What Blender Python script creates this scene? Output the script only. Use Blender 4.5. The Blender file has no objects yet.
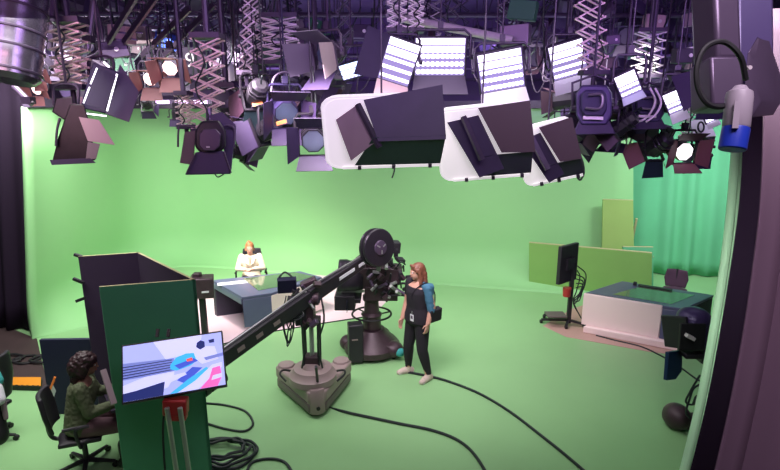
import bpy, math, random
from mathutils import Vector, Matrix, Euler
R = math.radians
rnd = random.Random(7)
C = bpy.context.scene.collection
V = Vector
# ------------------------------------------------------------------ camera model
CAM_H = 3.8; PITCH = R(13.2); FPX = 530.0
cp, sp = math.cos(PITCH), math.sin(PITCH)
def ray(px, py):
    u = (px - 390) / FPX; v = (235 - py) / FPX
    return V((u, cp + v * sp, -sp + v * cp))
def at(px, py, z=0.0):            # point at height z seen in that direction
    d = ray(px, py); t = (z - CAM_H) / d.z
    return V((0, 0, CAM_H)) + d * t
def dep(px, py, zc):              # point at distance zc
    return V((0, 0, CAM_H)) + ray(px, py) * zc
cam_d = bpy.data.cameras.new('camera'); cam = bpy.data.objects.new('camera', cam_d); C.objects.link(cam)
cam.location = (0, 0, CAM_H); cam.rotation_euler = (R(90) - PITCH, 0, 0)
cam_d.sensor_width = 36; cam_d.lens = FPX / 780 * 36; cam_d.clip_start = 0.05; cam_d.clip_end = 100
bpy.context.scene.camera = cam
# ------------------------------------------------------------------ materials
def mat(name, col, rough=0.6, metal=0.0, emit=None, es=0.0, noise=0.0, nscale=8.0, bump=0.0, spec=0.5, alpha=1.0, trans=0.0, coat=0.0):
    m = bpy.data.materials.new(name); m.use_nodes = True
    nt = m.node_tree; b = nt.nodes['Principled BSDF']
    b.inputs['Base Color'].default_value = (*col, 1)
    b.inputs['Roughness'].default_value = rough
    b.inputs['Metallic'].default_value = metal
    b.inputs['Specular IOR Level'].default_value = spec
    b.inputs['Transmission Weight'].default_value = trans
    b.inputs['Coat Weight'].default_value = coat
    if emit:
        b.inputs['Emission Color'].default_value = (*emit, 1); b.inputs['Emission Strength'].default_value = es
    if noise or bump:
        tc = nt.nodes.new('ShaderNodeTexCoord'); n = nt.nodes.new('ShaderNodeTexNoise')
        n.inputs['Scale'].default_value = nscale; n.inputs['Detail'].default_value = 4
        nt.links.new(tc.outputs['Object'], n.inputs['Vector'])
        if noise:
            r = nt.nodes.new('ShaderNodeMapRange')
            r.inputs['To Min'].default_value = 1 - noise; r.inputs['To Max'].default_value = 1 + noise
            mx = nt.nodes.new('ShaderNodeVectorMath'); mx.operation = 'SCALE'
            mx.inputs[0].default_value = col
            nt.links.new(n.outputs['Fac'], r.inputs['Value']); nt.links.new(r.outputs['Result'], mx.inputs['Scale'])
            nt.links.new(mx.outputs['Vector'], b.inputs['Base Color'])
        if bump:
            bp = nt.nodes.new('ShaderNodeBump'); bp.inputs['Strength'].default_value = bump
            nt.links.new(n.outputs['Fac'], bp.inputs['Height']); nt.links.new(bp.outputs['Normal'], b.inputs['Normal'])
    return m
M = dict(
    green=mat('chroma_green_paint', (0.28, 0.575, 0.25), 0.75, noise=0.04, nscale=0.6, spec=0.25),
    green_floor=mat('chroma_green_floor', (0.27, 0.52, 0.23), 0.42, noise=0.07, nscale=1.2, spec=0.35),
    green_cloth=mat('green_cloth', (0.14, 0.48, 0.25), 0.9, noise=0.08, nscale=1.5, spec=0.1),
    green_edge=mat('pale_green_cloth', (0.56, 0.88, 0.56), 0.9, noise=0.08, nscale=3),
    olive=mat('olive_green_flat', (0.20, 0.40, 0.10), 0.8, noise=0.08, nscale=2),
    olive_y=mat('yellow_green_flat', (0.30, 0.46, 0.13), 0.8, noise=0.1, nscale=2),
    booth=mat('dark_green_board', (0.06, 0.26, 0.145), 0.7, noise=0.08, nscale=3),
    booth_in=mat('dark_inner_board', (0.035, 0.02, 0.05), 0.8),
    raw=mat('raw_ply_edge', (0.45, 0.42, 0.22), 0.8, noise=0.15, nscale=20),
    navy=mat('navy_board', (0.006, 0.007, 0.035), 0.7),
    dark_floor=mat('dark_shaded_floor', (0.05, 0.03, 0.03), 0.8, noise=0.3, nscale=3),
    black=mat('black_paint', (0.018, 0.015, 0.022), 0.5, noise=0.15, nscale=10),
    blackm=mat('black_metal', (0.03, 0.025, 0.035), 0.32, metal=0.3, noise=0.2, nscale=12),
    brownm=mat('worn_dark_metal', (0.06, 0.035, 0.045), 0.45, metal=0.2, noise=0.3, nscale=15, bump=0.1),
    black_cloth=mat('black_drape', (0.022, 0.014, 0.028), 0.95, spec=0.1),
    void=mat('hazed_dark_wall', (0.13, 0.085, 0.19), 0.9, noise=0.4, nscale=0.7),  # dark masking walls, with the rig's purple haze put into the colour
    purple=mat('purple_drape', (0.17, 0.105, 0.15), 0.85, noise=0.12, nscale=1.2, spec=0.3),
    rig=mat('rig_dark_metal', (0.07, 0.05, 0.09), 0.45, metal=0.3, noise=0.3, nscale=6),
    alu=mat('scissor_aluminium', (0.80, 0.70, 0.74), 0.4, metal=0.3, noise=0.15, nscale=20),
    bronze=mat('scissor_bronzed', (0.80, 0.60, 0.60), 0.4, metal=0.3, noise=0.2, nscale=20),
    housing=mat('purple_grey_metal', (0.10, 0.07, 0.12), 0.35, metal=0.4, noise=0.15, nscale=5),
    duct=mat('duct_foil', (0.26, 0.23, 0.30), 0.25, metal=0.85, noise=0.1, nscale=6, bump=0.15),
    door_black=mat('barn_door_black_hazed', (0.05, 0.03, 0.09), 0.55, noise=0.2, nscale=6),  # black doors; violet flare haze is mixed into the base colour
    door_tan=mat('barn_door_taupe', (0.30, 0.22, 0.25), 0.6, noise=0.12, nscale=6),
    door_grey=mat('barn_door_grey', (0.13, 0.10, 0.16), 0.55),
    door_pink=mat('barn_door_pale', (0.62, 0.42, 0.46), 0.55),
    door_white=mat('barn_door_white', (0.85, 0.8, 0.88), 0.5, emit=(0.9, 0.85, 1.0), es=0.0),
    white_shell=mat('white_diffuser', (0.9, 0.86, 0.88), 0.5, emit=(1, 0.93, 0.95), es=0.50),
    led=mat('led_white', (0.9, 0.9, 1), 0.4, emit=(0.93, 0.90, 1.0), es=2.6),
    led_soft=mat('led_board', (0.12, 0.09, 0.25), 0.4, emit=(0.62, 0.5, 0.95), es=0.45),
    led_blue=mat('led_cool', (0.5, 0.6, 0.9), 0.4, emit=(0.6, 0.72, 1.0), es=2.5),
    warm=mat('tungsten_lit', (1, 0.7, 0.6), 0.4, emit=(1.0, 0.62, 0.60), es=3.5),
    lens_glass=mat('lamp_lens', (0.10, 0.13, 0.2), 0.12, spec=0.8),
    taupe=mat('taupe_cast_metal', (0.30, 0.23, 0.22), 0.5, noise=0.12, nscale=8),
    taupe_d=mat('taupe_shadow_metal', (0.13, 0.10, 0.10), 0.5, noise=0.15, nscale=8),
    plum_black=mat('plum_black_drape', (0.018, 0.009, 0.022), 0.95, spec=0.1),
    rubber=mat('black_rubber', (0.012, 0.012, 0.014), 0.6),
    cable=mat('black_cable', (0.012, 0.02, 0.02), 0.5),
    glass_top=mat('green_glass_top', (0.08, 0.14, 0.08), 0.12, spec=0.6, coat=0.3),
    desk_navy=mat('slate_blue_laminate', (0.10, 0.105, 0.20), 0.35, noise=0.06, nscale=4),
    desk_dark=mat('dark_desk_underside', (0.025, 0.02, 0.04), 0.6),
    desk_white=mat('pale_desk_front', (0.92, 0.74, 0.72), 0.45),
    mat_pale=mat('pale_vinyl_floor', (0.80, 0.60, 0.68), 0.45, noise=0.04, nscale=2),
    mat_rose=mat('rose_vinyl_floor', (0.52, 0.33, 0.28), 0.5, noise=0.08, nscale=2),
    ramp=mat('orange_cable_ramp', (0.75, 0.28, 0.02), 0.5),
    red=mat('red_plastic', (0.45, 0.03, 0.03), 0.45),
    steel=mat('brushed_steel_tube', (0.42, 0.44, 0.42), 0.35, metal=0.6),
    blue=mat('blue_plastic', (0.02, 0.05, 0.48), 0.35),
    plug=mat('grey_plug_plastic', (0.42, 0.36, 0.42), 0.4),
    paper=mat('white_paper', (0.75, 0.75, 0.8), 0.7),
    teal=mat('teal_cloth', (0.05, 0.4, 0.38), 0.8),
    sign=mat('painted_white_digit', (0.75, 0.65, 0.72), 0.6, emit=(0.8, 0.7, 0.8), es=0.0),
    skin=mat('skin', (0.62, 0.34, 0.25), 0.55),
    skin_d=mat('skin_deep', (0.28, 0.14, 0.10), 0.55),
    cream=mat('cream_wool', (0.75, 0.66, 0.50), 0.8),
    hair_a=mat('auburn_hair', (0.19, 0.07, 0.04), 0.45, noise=0.35, nscale=30, bump=0.3),
    hair_b=mat('strawberry_hair', (0.55, 0.24, 0.10), 0.5, noise=0.3, nscale=30),
    hair_d=mat('dark_hair', (0.03, 0.012, 0.015), 0.5, noise=0.3, nscale=30),
    denim=mat('blue_denim', (0.05, 0.16, 0.25), 0.8, noise=0.3, nscale=25, bump=0.2),
    knit=mat('black_jersey', (0.014, 0.011, 0.018), 0.85),
    shoe=mat('pale_trainer', (0.60, 0.50, 0.42), 0.6, noise=0.2, nscale=30),
    sole=mat('white_sole', (0.75, 0.72, 0.7), 0.5),
    olive_c=mat('khaki_jacket', (0.09, 0.11, 0.055), 0.8, noise=0.15, nscale=12),
    jeans=mat('mauve_trousers', (0.16, 0.08, 0.10), 0.8, noise=0.15, nscale=12),
    lip=mat('lip', (0.45, 0.10, 0.10), 0.5), eye=mat('eye_dark', (0.02, 0.015, 0.015), 0.2),
    eye_w=mat('eye_white', (0.75, 0.72, 0.7), 0.3),
    orange=mat('orange_trim', (0.9, 0.25, 0.04), 0.5),
    chair_p=mat('plum_chair_fabric', (0.07, 0.03, 0.06), 0.8),
)
# ------------------------------------------------------------------ mesh building
DEFM = [Matrix()]
class MB:
    def __init__(s, root=None, M0=None):
        s.v = []; s.f = []; s.mi = []; s.cur = 0
        s.M = root.matrix_basis.inverted() if root is not None else DEFM[0].copy()
        if M0 is not None: s.M = M0
    def add(s, vs, fs, T=None):
        b = len(s.v); T = s.M @ T if T is not None else s.M
        s.v += [T @ V(v) for v in vs]
        s.f += [tuple(i + b for i in f) for f in fs]; s.mi += [s.cur] * len(fs)
        return s
    def box(s, c, sz, rot=(0, 0, 0)):
        x, y, z = sz[0] / 2, sz[1] / 2, sz[2] / 2
        vs = [(-x, -y, -z), (x, -y, -z), (x, y, -z), (-x, y, -z), (-x, -y, z), (x, -y, z), (x, y, z), (-x, y, z)]
        fs = [(0, 3, 2, 1), (4, 5, 6, 7), (0, 1, 5, 4), (1, 2, 6, 5), (2, 3, 7, 6), (3, 0, 4, 7)]
        return s.add(vs, fs, Matrix.Translation(V(c)) @ Euler(rot).to_matrix().to_4x4())
    def frame(s, p0, p1, up=(0, 0, 1)):
        d = (V(p1) - V(p0)).normalized(); u = V(up)
        if abs(d.dot(u)) > 0.98: u = V((0, 1, 0))
        x = d.cross(u).normalized(); y = x.cross(d).normalized()
        return d, x, y
    def bar(s, p0, p1, w, h=None, up=(0, 0, 1), w1=None, h1=None):
        h = h or w; w1 = w1 or w; h1 = h1 or h
        d, x, y = s.frame(p0, p1, up); p0 = V(p0); p1 = V(p1)
        vs = [p0 + x * a * w / 2 + y * b * h / 2 for a, b in ((-1, -1), (1, -1), (1, 1), (-1, 1))] + \
             [p1 + x * a * w1 / 2 + y * b * h1 / 2 for a, b in ((-1, -1), (1, -1), (1, 1), (-1, 1))]
        return s.add(vs, [(3, 2, 1, 0), (4, 5, 6, 7), (0, 1, 5, 4), (1, 2, 6, 5), (2, 3, 7, 6), (3, 0, 4, 7)])
    def tube(s, pts, r, n=8, closed=False):
        pts = [V(p) for p in pts]; rr = r if isinstance(r, (list, tuple)) else [r] * len(pts)
        vs = []; fs = []; x = None; N = len(pts)
        for i, p in enumerate(pts):
            if closed: d = (pts[(i + 1) % N] - pts[i - 1]).normalized()
            else: d = (pts[min(i + 1, N - 1)] - pts[max(i - 1, 0)]).normalized()
            if x is None:
                u = V((0, 0, 1)) if abs(d.z) < 0.9 else V((0, 1, 0))
                x = d.cross(u).normalized()
            else:
                x = (x - d * x.dot(d)).normalized()
            y = d.cross(x)
            for k in range(n):
                a = 2 * math.pi * k / n
                vs.append(p + (x * math.cos(a) + y * math.sin(a)) * rr[i])
        for i in range(N if closed else N - 1):
            j = (i + 1) % N
            for k in range(n):
                fs.append((i * n + k, i * n + (k + 1) % n, j * n + (k + 1) % n, j * n + k))
        if not closed:
            fs.append(tuple(range(n - 1, -1, -1))); fs.append(tuple(range((N - 1) * n, N * n)))
        return s.add(vs, fs)
    def cyl(s, p0, p1, r0, r1=None, n=16): return s.tube([p0, p1], [r0, r0 if r1 is None else r1], n)
    def lathe(s, prof, n=24, T=None):          # profile (r, z) about local Z
        vs = []; fs = []
        for r, z in prof:
            for k in range(n):
                a = 2 * math.pi * k / n; vs.append((r * math.cos(a), r * math.sin(a), z))
        for i in range(len(prof) - 1):
            for k in range(n):
                fs.append((i * n + k, i * n + (k + 1) % n, (i + 1) * n + (k + 1) % n, (i + 1) * n + k))
        fs.append(tuple(range(n - 1, -1, -1))); fs.append(tuple(range((len(prof) - 1) * n, len(prof) * n)))
        return s.add(vs, fs, T)
    def ell(s, c, r, rot=(0, 0, 0), n=16, m=10):
        if not isinstance(r, (tuple, list)): r = (r, r, r)
        vs = [(0, 0, -1)]; fs = []
        for i in range(1, m):
            t = math.pi * i / m
            for k in range(n):
                a = 2 * math.pi * k / n; vs.append((math.sin(t) * math.cos(a), math.sin(t) * math.sin(a), -math.cos(t)))
        vs.append((0, 0, 1))
        for k in range(n):
            fs.append((0, 1 + (k + 1) % n, 1 + k)); fs.append((len(vs) - 1, 1 + (m - 2) * n + k, 1 + (m - 2) * n + (k + 1) % n))
        for i in range(m - 2):
            for k in range(n):
                fs.append((1 + i * n + k, 1 + i * n + (k + 1) % n, 1 + (i + 1) * n + (k + 1) % n, 1 + (i + 1) * n + k))
        T = Matrix.Translation(V(c)) @ Euler(rot).to_matrix().to_4x4() @ Matrix.Diagonal((*r, 1))
        return s.add(vs, fs, T)
    def prism(s, poly, z0, z1):                # horizontal polygon, vertical extrusion
        n = len(poly); vs = [(p[0], p[1], z0) for p in poly] + [(p[0], p[1], z1) for p in poly]
        area = sum(poly[i][0] * poly[(i + 1) % n][1] - poly[(i + 1) % n][0] * poly[i][1] for i in range(n))
        fs = [tuple(range(n - 1, -1, -1)), tuple(range(n, 2 * n))] + [(i, (i + 1) % n, n + (i + 1) % n, n + i) for i in range(n)]
        if area < 0: fs = [f[::-1] for f in fs]
        return s.add(vs, fs)
    def plate(s, pts, th):                     # planar polygon given in space, thickened both ways
        pts = [V(p) for p in pts]; nrm = (pts[1] - pts[0]).cross(pts[2] - pts[0]).normalized() * th / 2
        n = len(pts); vs = [p - nrm for p in pts] + [p + nrm for p in pts]
        fs = [tuple(range(n - 1, -1, -1)), tuple(range(n, 2 * n))] + [(i, (i + 1) % n, n + (i + 1) % n, n + i) for i in range(n)]
        return s.add(vs, fs)
    def mesh(s, name):
        me = bpy.data.meshes.new(name); me.from_pydata([tuple(v) for v in s.v], [], s.f); me.update(); return me
    def build(s, name, m, parent=None, bevel=0, ang=35):
        me = s.mesh(name)
        for mm in (m if isinstance(m, (list, tuple)) else [m]): me.materials.append(M[mm] if isinstance(mm, str) else mm)
        me.polygons.foreach_set('material_index', s.mi)
        me.polygons.foreach_set('use_smooth', [True] * len(me.polygons)); me.set_sharp_from_angle(angle=R(ang))
        o = bpy.data.objects.new(name, me); C.objects.link(o)
        if parent is not None: o.parent = parent
        if bevel:
            b = o.modifiers.new('bevel', 'BEVEL'); b.width = bevel; b.segments = 2; b.limit_method = 'ANGLE'; b.angle_limit = R(40)
        return o
def tag(o, label=None, cat=None, group=None, kind=None):
    if label: o['label'] = label
    if cat: o['category'] = cat
    if group: o['group'] = group
    if kind: o['kind'] = kind
    return o
def thing(name, loc, label, cat, group=None, rot=(0, 0, 0)):
    o = bpy.data.objects.new(name, None); C.objects.link(o); o.empty_display_size = 0.1
    o.matrix_basis = Matrix.Translation(V(loc)) @ Euler(rot).to_matrix().to_4x4()
    return tag(o, label, cat, group)
def spline(pts, k=8):                          # Catmull-Rom
    P = [V(p) for p in pts]; P = [P[0] * 2 - P[1]] + P + [P[-1] * 2 - P[-2]]; out = []
    for i in range(1, len(P) - 2):
        for j in range(k):
            t = j / k; a, b, c, d = P[i - 1:i + 3]
            out.append(0.5 * ((2 * b) + (c - a) * t + (2 * a - 5 * b + 4 * c - d) * t * t + (3 * b - a - 3 * c + d) * t ** 3))
    out.append(P[-2]); return out
def remeshed(mb, name, m, parent, voxel, smooth=4, keep_sharp=False):
    me = mb.mesh(name + '_src'); t = bpy.data.objects.new('t', me); C.objects.link(t)
    r = t.modifiers.new('r', 'REMESH'); r.mode = 'VOXEL'; r.voxel_size = voxel; r.use_smooth_shade = True
    if smooth:
        sm = t.modifiers.new('s', 'SMOOTH'); sm.factor = 0.5; sm.iterations = smooth
    dg = bpy.context.evaluated_depsgraph_get(); dg.update()
    me2 = bpy.data.meshes.new_from_object(t.evaluated_get(dg)); me2.name = name
    bpy.data.objects.remove(t); bpy.data.meshes.remove(me)
    me2.materials.clear(); me2.materials.append(M[m])
    me2.polygons.foreach_set('use_smooth', [True] * len(me2.polygons))
    o = bpy.data.objects.new(name, me2); C.objects.link(o)
    if parent is not None: o.parent = parent
    return o
# ------------------------------------------------------------------ the studio shell
CZ = 3.85
def struct(o): o['kind'] = 'structure'; return o
b = MB(); b.box((0, 6.5, -0.05), (22, 19, 0.1)); struct(b.build('floor', 'green_floor'))
# cyclorama: plan path swept with a coved profile, leaning in slightly at the open ends
path = spline([(-6.10, 8.40), (-6.15, 9.6), (-6.35, 11.2), (-6.3, 12.6), (-5.6, 13.35), (-4.6, 13.42), (-2.6, 12.98), (0, 12.36), (2.9, 11.66), (5.35, 11.10)], 6)
prof = [(0.75 * (1 - math.sin(a)), 0.75 * (1 - math.cos(a))) for a in [math.pi / 2 * k / 8 for k in range(9)]] + [(0, 0.9), (0, 1.5), (0, 2.3), (0, 3.1), (0, CZ)]
vs = []; fs = []
n = len(path); m_ = len(prof)
for i, p in enumerate(path):
    d = (path[min(i + 1, n - 1)] - path[max(i - 1, 0)]).normalized(); nr = V((d.y, -d.x, 0))
    wl = max(0, 1 - i / (n * 0.6)) ; wr = max(0, (i / n - 0.75) / 0.25)
    for off, z in prof:
        q = V(p[:2] + (0,)) if False else V((p.x, p.y, 0))
        q = q + nr * off * (1 if i > 3 else i / 3)
        q.z = z + 0.004
        q.x += 0.50 * wl * z / CZ - 0.42 * wr * z / CZ
        vs.append(q)
for i in range(n - 1):
    for k in range(m_ - 1):
        fs.append((i * m_ + k, (i + 1) * m_ + k, (i + 1) * m_ + k + 1, i * m_ + k + 1))
b = MB(); b.add(vs, fs); cyc = struct(b.build('wall_back', 'green', ang=80))
sm = cyc.modifiers.new('s', 'SOLIDIFY'); sm.thickness = 0.08; sm.offset = -1
# dark masking around and above
b = MB(); b.box((0, 15.2, 3.2), (24, 0.2, 6.4)); struct(b.build('wall_far', 'void'))
b = MB(); b.box((-9.2, 6.0, 3.2), (0.2, 18.5, 6.4)); struct(b.build('wall_left', 'void'))
b = MB(); b.box((10.4, 6.0, 3.2), (0.2, 18.5, 6.4)); struct(b.build('wall_right', 'void'))
b = MB(); b.box((0, 6.0, 6.3), (22, 19, 0.2)); struct(b.build('ceiling', 'void'))
def drape(name, p0, p1, z0, z1, folds, amp, m, label, lean=(0, 0), th=0.01, seed=1, cat='curtain'):
    r = random.Random(seed); p0 = V(p0); p1 = V(p1); L = (p1 - p0).length; d = (p1 - p0).normalized(); nr = V((-d.y, d.x, 0))
    N = folds * 8; ph = [r.uniform(0, 6.28) for _ in range(3)]
    root = thing(name, (p0.x, p0.y, z0), label, cat)
    mb = MB(root); vs = []; fs = []; K = 12
    for i in range(N + 1):
        t = i / N
        for k in range(K + 1):
            h = k / K
            w = math.sin(t * folds * 6.283 + ph[0]) + 0.4 * math.sin(t * folds * 2.7 * 3 + ph[1] + h * 0.5)
            q = p0 + d * L * t + nr * amp * w * (0.75 + 0.35 * (1 - h))
            q += V((lean[0], lean[1], 0)) * h
            q.z = z0 + (z1 - z0) * h; vs.append(q)
    for i in range(N):
        for k in range(K):
            fs.append((i * (K + 1) + k, (i + 1) * (K + 1) + k, (i + 1) * (K + 1) + k + 1, i * (K + 1) + k + 1))
    mb.add(vs, fs); o = mb.build('cloth', m, root, ang=80)
    s = o.modifiers.new('s', 'SOLIDIFY'); s.thickness = th
    mb = MB(root); mb.cyl(p0 + V((lean[0], lean[1], z1 - z0 + 0.01)) - V((0, 0, 0)) + V((0, 0, z0 - p0.z)), p1 + V((lean[0], lean[1], z1 - z0 + 0.01)) + V((0, 0, z0 - p1.z)), 0.025, n=8)
    mb.build('curtain_rail', 'blackm', root)
    return root
drape('stage_curtain', (4.75, 12.4, 0), (9.1, 11.6, 0), 0.02, 4.0, 9, 0.06, 'green_cloth', 'green cloth curtain closing the right corner behind the bare desk', lean=(-0.2, 0))
# left: black masking drape, dark side floor, navy flat
drape('masking_curtain', (-9.0, 8.9, 0), (-6.2, 8.75, 0), 0.03, 5.6, 8, 0.05, 'black_cloth', 'black masking drape hanging beside the left edge of the green wall', lean=(0.62, 0), seed=3)
# dark side floor, the shadow lying there darkened into its colour
A = [at(-60, 300), at(37, 339), at(48, 388), at(2, 391), at(-60, 391)]
b = MB(); b.prism([p[:2] for p in A], 0.0, 0.006); struct(b.build('floor_side', 'dark_floor'))
# right edge drapes near the camera
g = at(690, 470, 0.9); g0 = V((3.02, 4.35, 0))
def near_drapes():
    # pale green curtain seen nearly edge on: hangs in a narrow gathered bundle
    for (px, py, px2, py2, zc, w, nm, mt, lab) in (
        (741, 120, 690, 470, 3.9, 0.075, 'gathered_curtain', 'green_edge', 'pale green curtain gathered in a narrow vertical roll at the right'),
        ):
        root = thing(nm, dep(px2, py2 + 40, zc), lab, 'curtain')
        pts = [dep(744, 60, zc), dep(741, 130, zc), dep(736, 200, zc), dep(729, 262, zc), dep(718, 330, zc), dep(705, 400, zc), dep(688, 470, zc), dep(676, 510, zc)]
        for j, off in enumerate((-0.05, 0.0, 0.05)):
            mb = MB(root); q = [p + V((off, 0.03 * (j - 1), 0)) for p in pts]
            mb.tube(spline(q, 5), 0.030 + 0.006 * (j == 1), 10); mb.build('fold', mt, root)
near_drapes()
def sheet(name, px, zc0, zc1, x_off, m, label, folds, amp, seed, W):
    # a vertical curtain that follows the slanting edge px = [(x,y)..] and runs away to the right
    r = random.Random(seed); root = thing(name, dep(px[-1][0], px[-1][1], zc0), label, 'curtain'); mb = MB(root)
    E = spline([dep(x, y, zc0) for x, y in px], 5); vs = []; fs = []; N = folds * 8; K = len(E)
    for i in range(N + 1):
        t = i / N
        for p in E:
            vs.append(p + V((W * t, (zc1 - zc0) * t + amp * math.sin(t * folds * 6.283 + seed) + amp * .5 * math.sin(t * folds * 2.4 * 6.283), 0)))
    for i in range(N):
        for k in range(K - 1): fs.append((i * K + k, (i + 1) * K + k, (i + 1) * K + k + 1, i * K + k + 1))
    mb.add(vs, fs); o = mb.build('cloth', m, root, ang=80); s = o.modifiers.new('s', 'SOLIDIFY'); s.thickness = 0.008
sheet('blackout_curtain', [(749, 20), (746, 130), (742, 200), (734, 262), (723, 330), (710, 400), (693, 470), (684, 500)], 3.5, 3.3, 0, 'plum_black', 'black curtain strip between the pale green roll and the purple drape', 4, 0.03, 2, 1.2)
sheet('house_curtain', [(758, 10), (755, 130), (752, 200), (745, 262), (735, 330), (722, 400), (706, 470), (698, 500)], 2.3, 2.0, 0, 'purple', 'dusky purple floor length drape filling the right edge', 3, 0.05, 5, 1.0)
# ------------------------------------------------------------------ low flats at the right back
def flat_panel(name, a, bb, h, th, m, label, lean0=0, lean1=0):
    root = thing(name, ((a[0] + bb[0]) / 2, (a[1] + bb[1]) / 2, 0), label, 'scenery flat'); mb = MB(root)
    a = V((a[0], a[1], 0)); c = V((bb[0], bb[1], 0)); d = (c - a).normalized(); nr = V((-d.y, d.x, 0)) * th
    P = [a, c, c + nr, a + nr]; Q = [a + V((lean0, 0, h)), c + V((lean1, 0, h)), c + nr + V((lean1, 0, h)), a + nr + V((lean0, 0, h))]
    mb.add(P + Q, [(3, 2, 1, 0), (4, 5, 6, 7), (0, 1, 5, 4), (1, 2, 6, 5), (2, 3, 7, 6), (3, 0, 4, 7)]); mb.build('facing', m, root, bevel=0.004)
    for t in (0.15, 0.85):
        mb = MB(root); q = a.lerp(c, t) + nr; mb.bar(q + V((0, 0, h * 0.8)), q + V((0, 0, .02)) + nr.normalized() * 0.45, 0.04); mb.bar(q + V((0, 0, .03)), q + V((0, 0, .03)) + nr.normalized() * 0.45, 0.04); mb.build('brace', 'raw', root)
    mb = MB(root); top = 0.02
    mb.bar(Q[0].lerp(Q[3], .5) + V((0, 0, .004)), Q[1].lerp(Q[2], .5) + V((0, 0, .004)), th, 0.008); mb.build('top_edge', 'raw', root)
fl = at(529, 286); fr = at(651, 303)
flat_panel('scenery_flat', fl, (5.40, 10.35), 0.99, 0.09, 'olive', 'long low olive green flat standing behind the screen stand', -0.06, -0.1)
flat_panel('scenery_flat', (5.08, 10.75), (5.62, 10.72), 1.02, 0.06, 'green_cloth', 'short dark green flat tucked behind the end of the long low flat', -0.2, -0.12)
flat_panel('scenery_flat', (4.62, 11.02), (5.30, 10.9), 1.98, 0.06, 'olive_y', 'tall narrow yellow green flat leaning against the back wall', -0.14, -0.24)
# ------------------------------------------------------------------ desks
def poly_inset(P, d):
    c = sum((V(p) for p in P), V((0, 0, 0))) / len(P)
    return [V(p) + (c - V(p)).normalized() * d for p in P]
def right_desk():
    z = 0.70
    FL, FR, BR, BL = at(584, 293, z), at(684, 309, z), at(714, 295, z), at(622, 281, z)
    c = (FL + FR + BR + BL) / 4
    root = thing('news_desk', (c.x, c.y, 0), 'bare news desk with pale pink front and slate ends at the right', 'desk')
    K = lambda p, q, t: p.lerp(q, t)
    MA = K(FL, FR, 0.78); MAb = K(BL, BR, 0.78)
    mb = MB(root); mb.prism([p[:2] for p in (FL, FR, BR, BL)], z - 0.05, z); mb.build('desk_top', 'desk_navy', root, bevel=0.01)
    g1 = [K(K(FL, FR, a), K(BL, BR, a), t) for a, t in ((0.24, 0.16), (0.84, 0.14), (0.86, 0.82), (0.28, 0.84))]
    mb = MB(root); mb.prism([p[:2] for p in g1], z - 0.01, z + 0.006); mb.build('glass_inset', 'glass_top', root)
    ins = K(FL, BL, 0.06)
    mb = MB(root); a, b2 = K(FL, FR, 0.0), K(FL, FR, 0.80); nb = (BL - FL).normalized() * 0.05; ou = -nb * 0.25
    mb.add([V((a.x, a.y, .12)) + ou, V((b2.x, b2.y, .12)) + ou, V((b2.x, b2.y, .12)) + nb, V((a.x, a.y, .12)) + nb,
            V((a.x, a.y, z)) + ou, V((b2.x, b2.y, z)) + ou, V((b2.x, b2.y, z)) + nb, V((a.x, a.y, z)) + nb],
           [(3, 2, 1, 0), (4, 5, 6, 7), (0, 1, 5, 4), (1, 2, 6, 5), (2, 3, 7, 6), (3, 0, 4, 7)]); mb.build('front_panel', 'desk_white', root, bevel=0.012)
    mb = MB(root); e = [K(FL, FR, 0.80), FR, K(FR, BR, 0.3), K(FL, BL, 0.3) + (K(FL, FR, 0.8) - FL)]
    mb.prism([p[:2] for p in e], 0.12, z - 0.05); mb.build('end_pedestal', 'desk_navy', root, bevel=0.015)
    mb = MB(root); e = [K(FR, BR, 0.3), K(FR, BR, 0.97), K(BR, BL, 0.04).lerp(FL, 0.03), K(K(FR, BR, 0.3), FL, 0.04)]
    mb.prism([p[:2] for p in e], 0.12, z - 0.05); mb.build('side_panel', 'desk_dark', root)
    mb = MB(root); e = [FL + nb, K(FL, BL, 0.95), K(K(FL, BL, 0.95), FR, 0.05), K(FL + nb, FR, 0.05)]
    mb.prism([p[:2] for p in e], 0.12, z - 0.05); mb.build('side_panel', 'desk_navy', root)
    mb = MB(root); pl = [V((p.x, p.y, 0)) for p in (FL, FR, BR, BL)]; pl[0] += V((-.0, -.10, 0)); pl[1] += V((-0.02, -.12, 0))
    mb.prism([p[:2] for p in pl], 0.008, 0.12); mb.build('plinth', 'desk_white', root, bevel=0.01)
    return root
right_desk()
A = [at(543, 326), at(566, 337), at(650, 352), at(700, 358), at(716, 345), at(700, 318), at(600, 300), at(572, 309)]
b = MB(); b.prism([p[:2] for p in A], 0.0, 0.005); tag(b.build('vinyl_mat', 'mat_rose'), 'dull rose vinyl mat under the bare right hand desk', 'mat')
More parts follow.
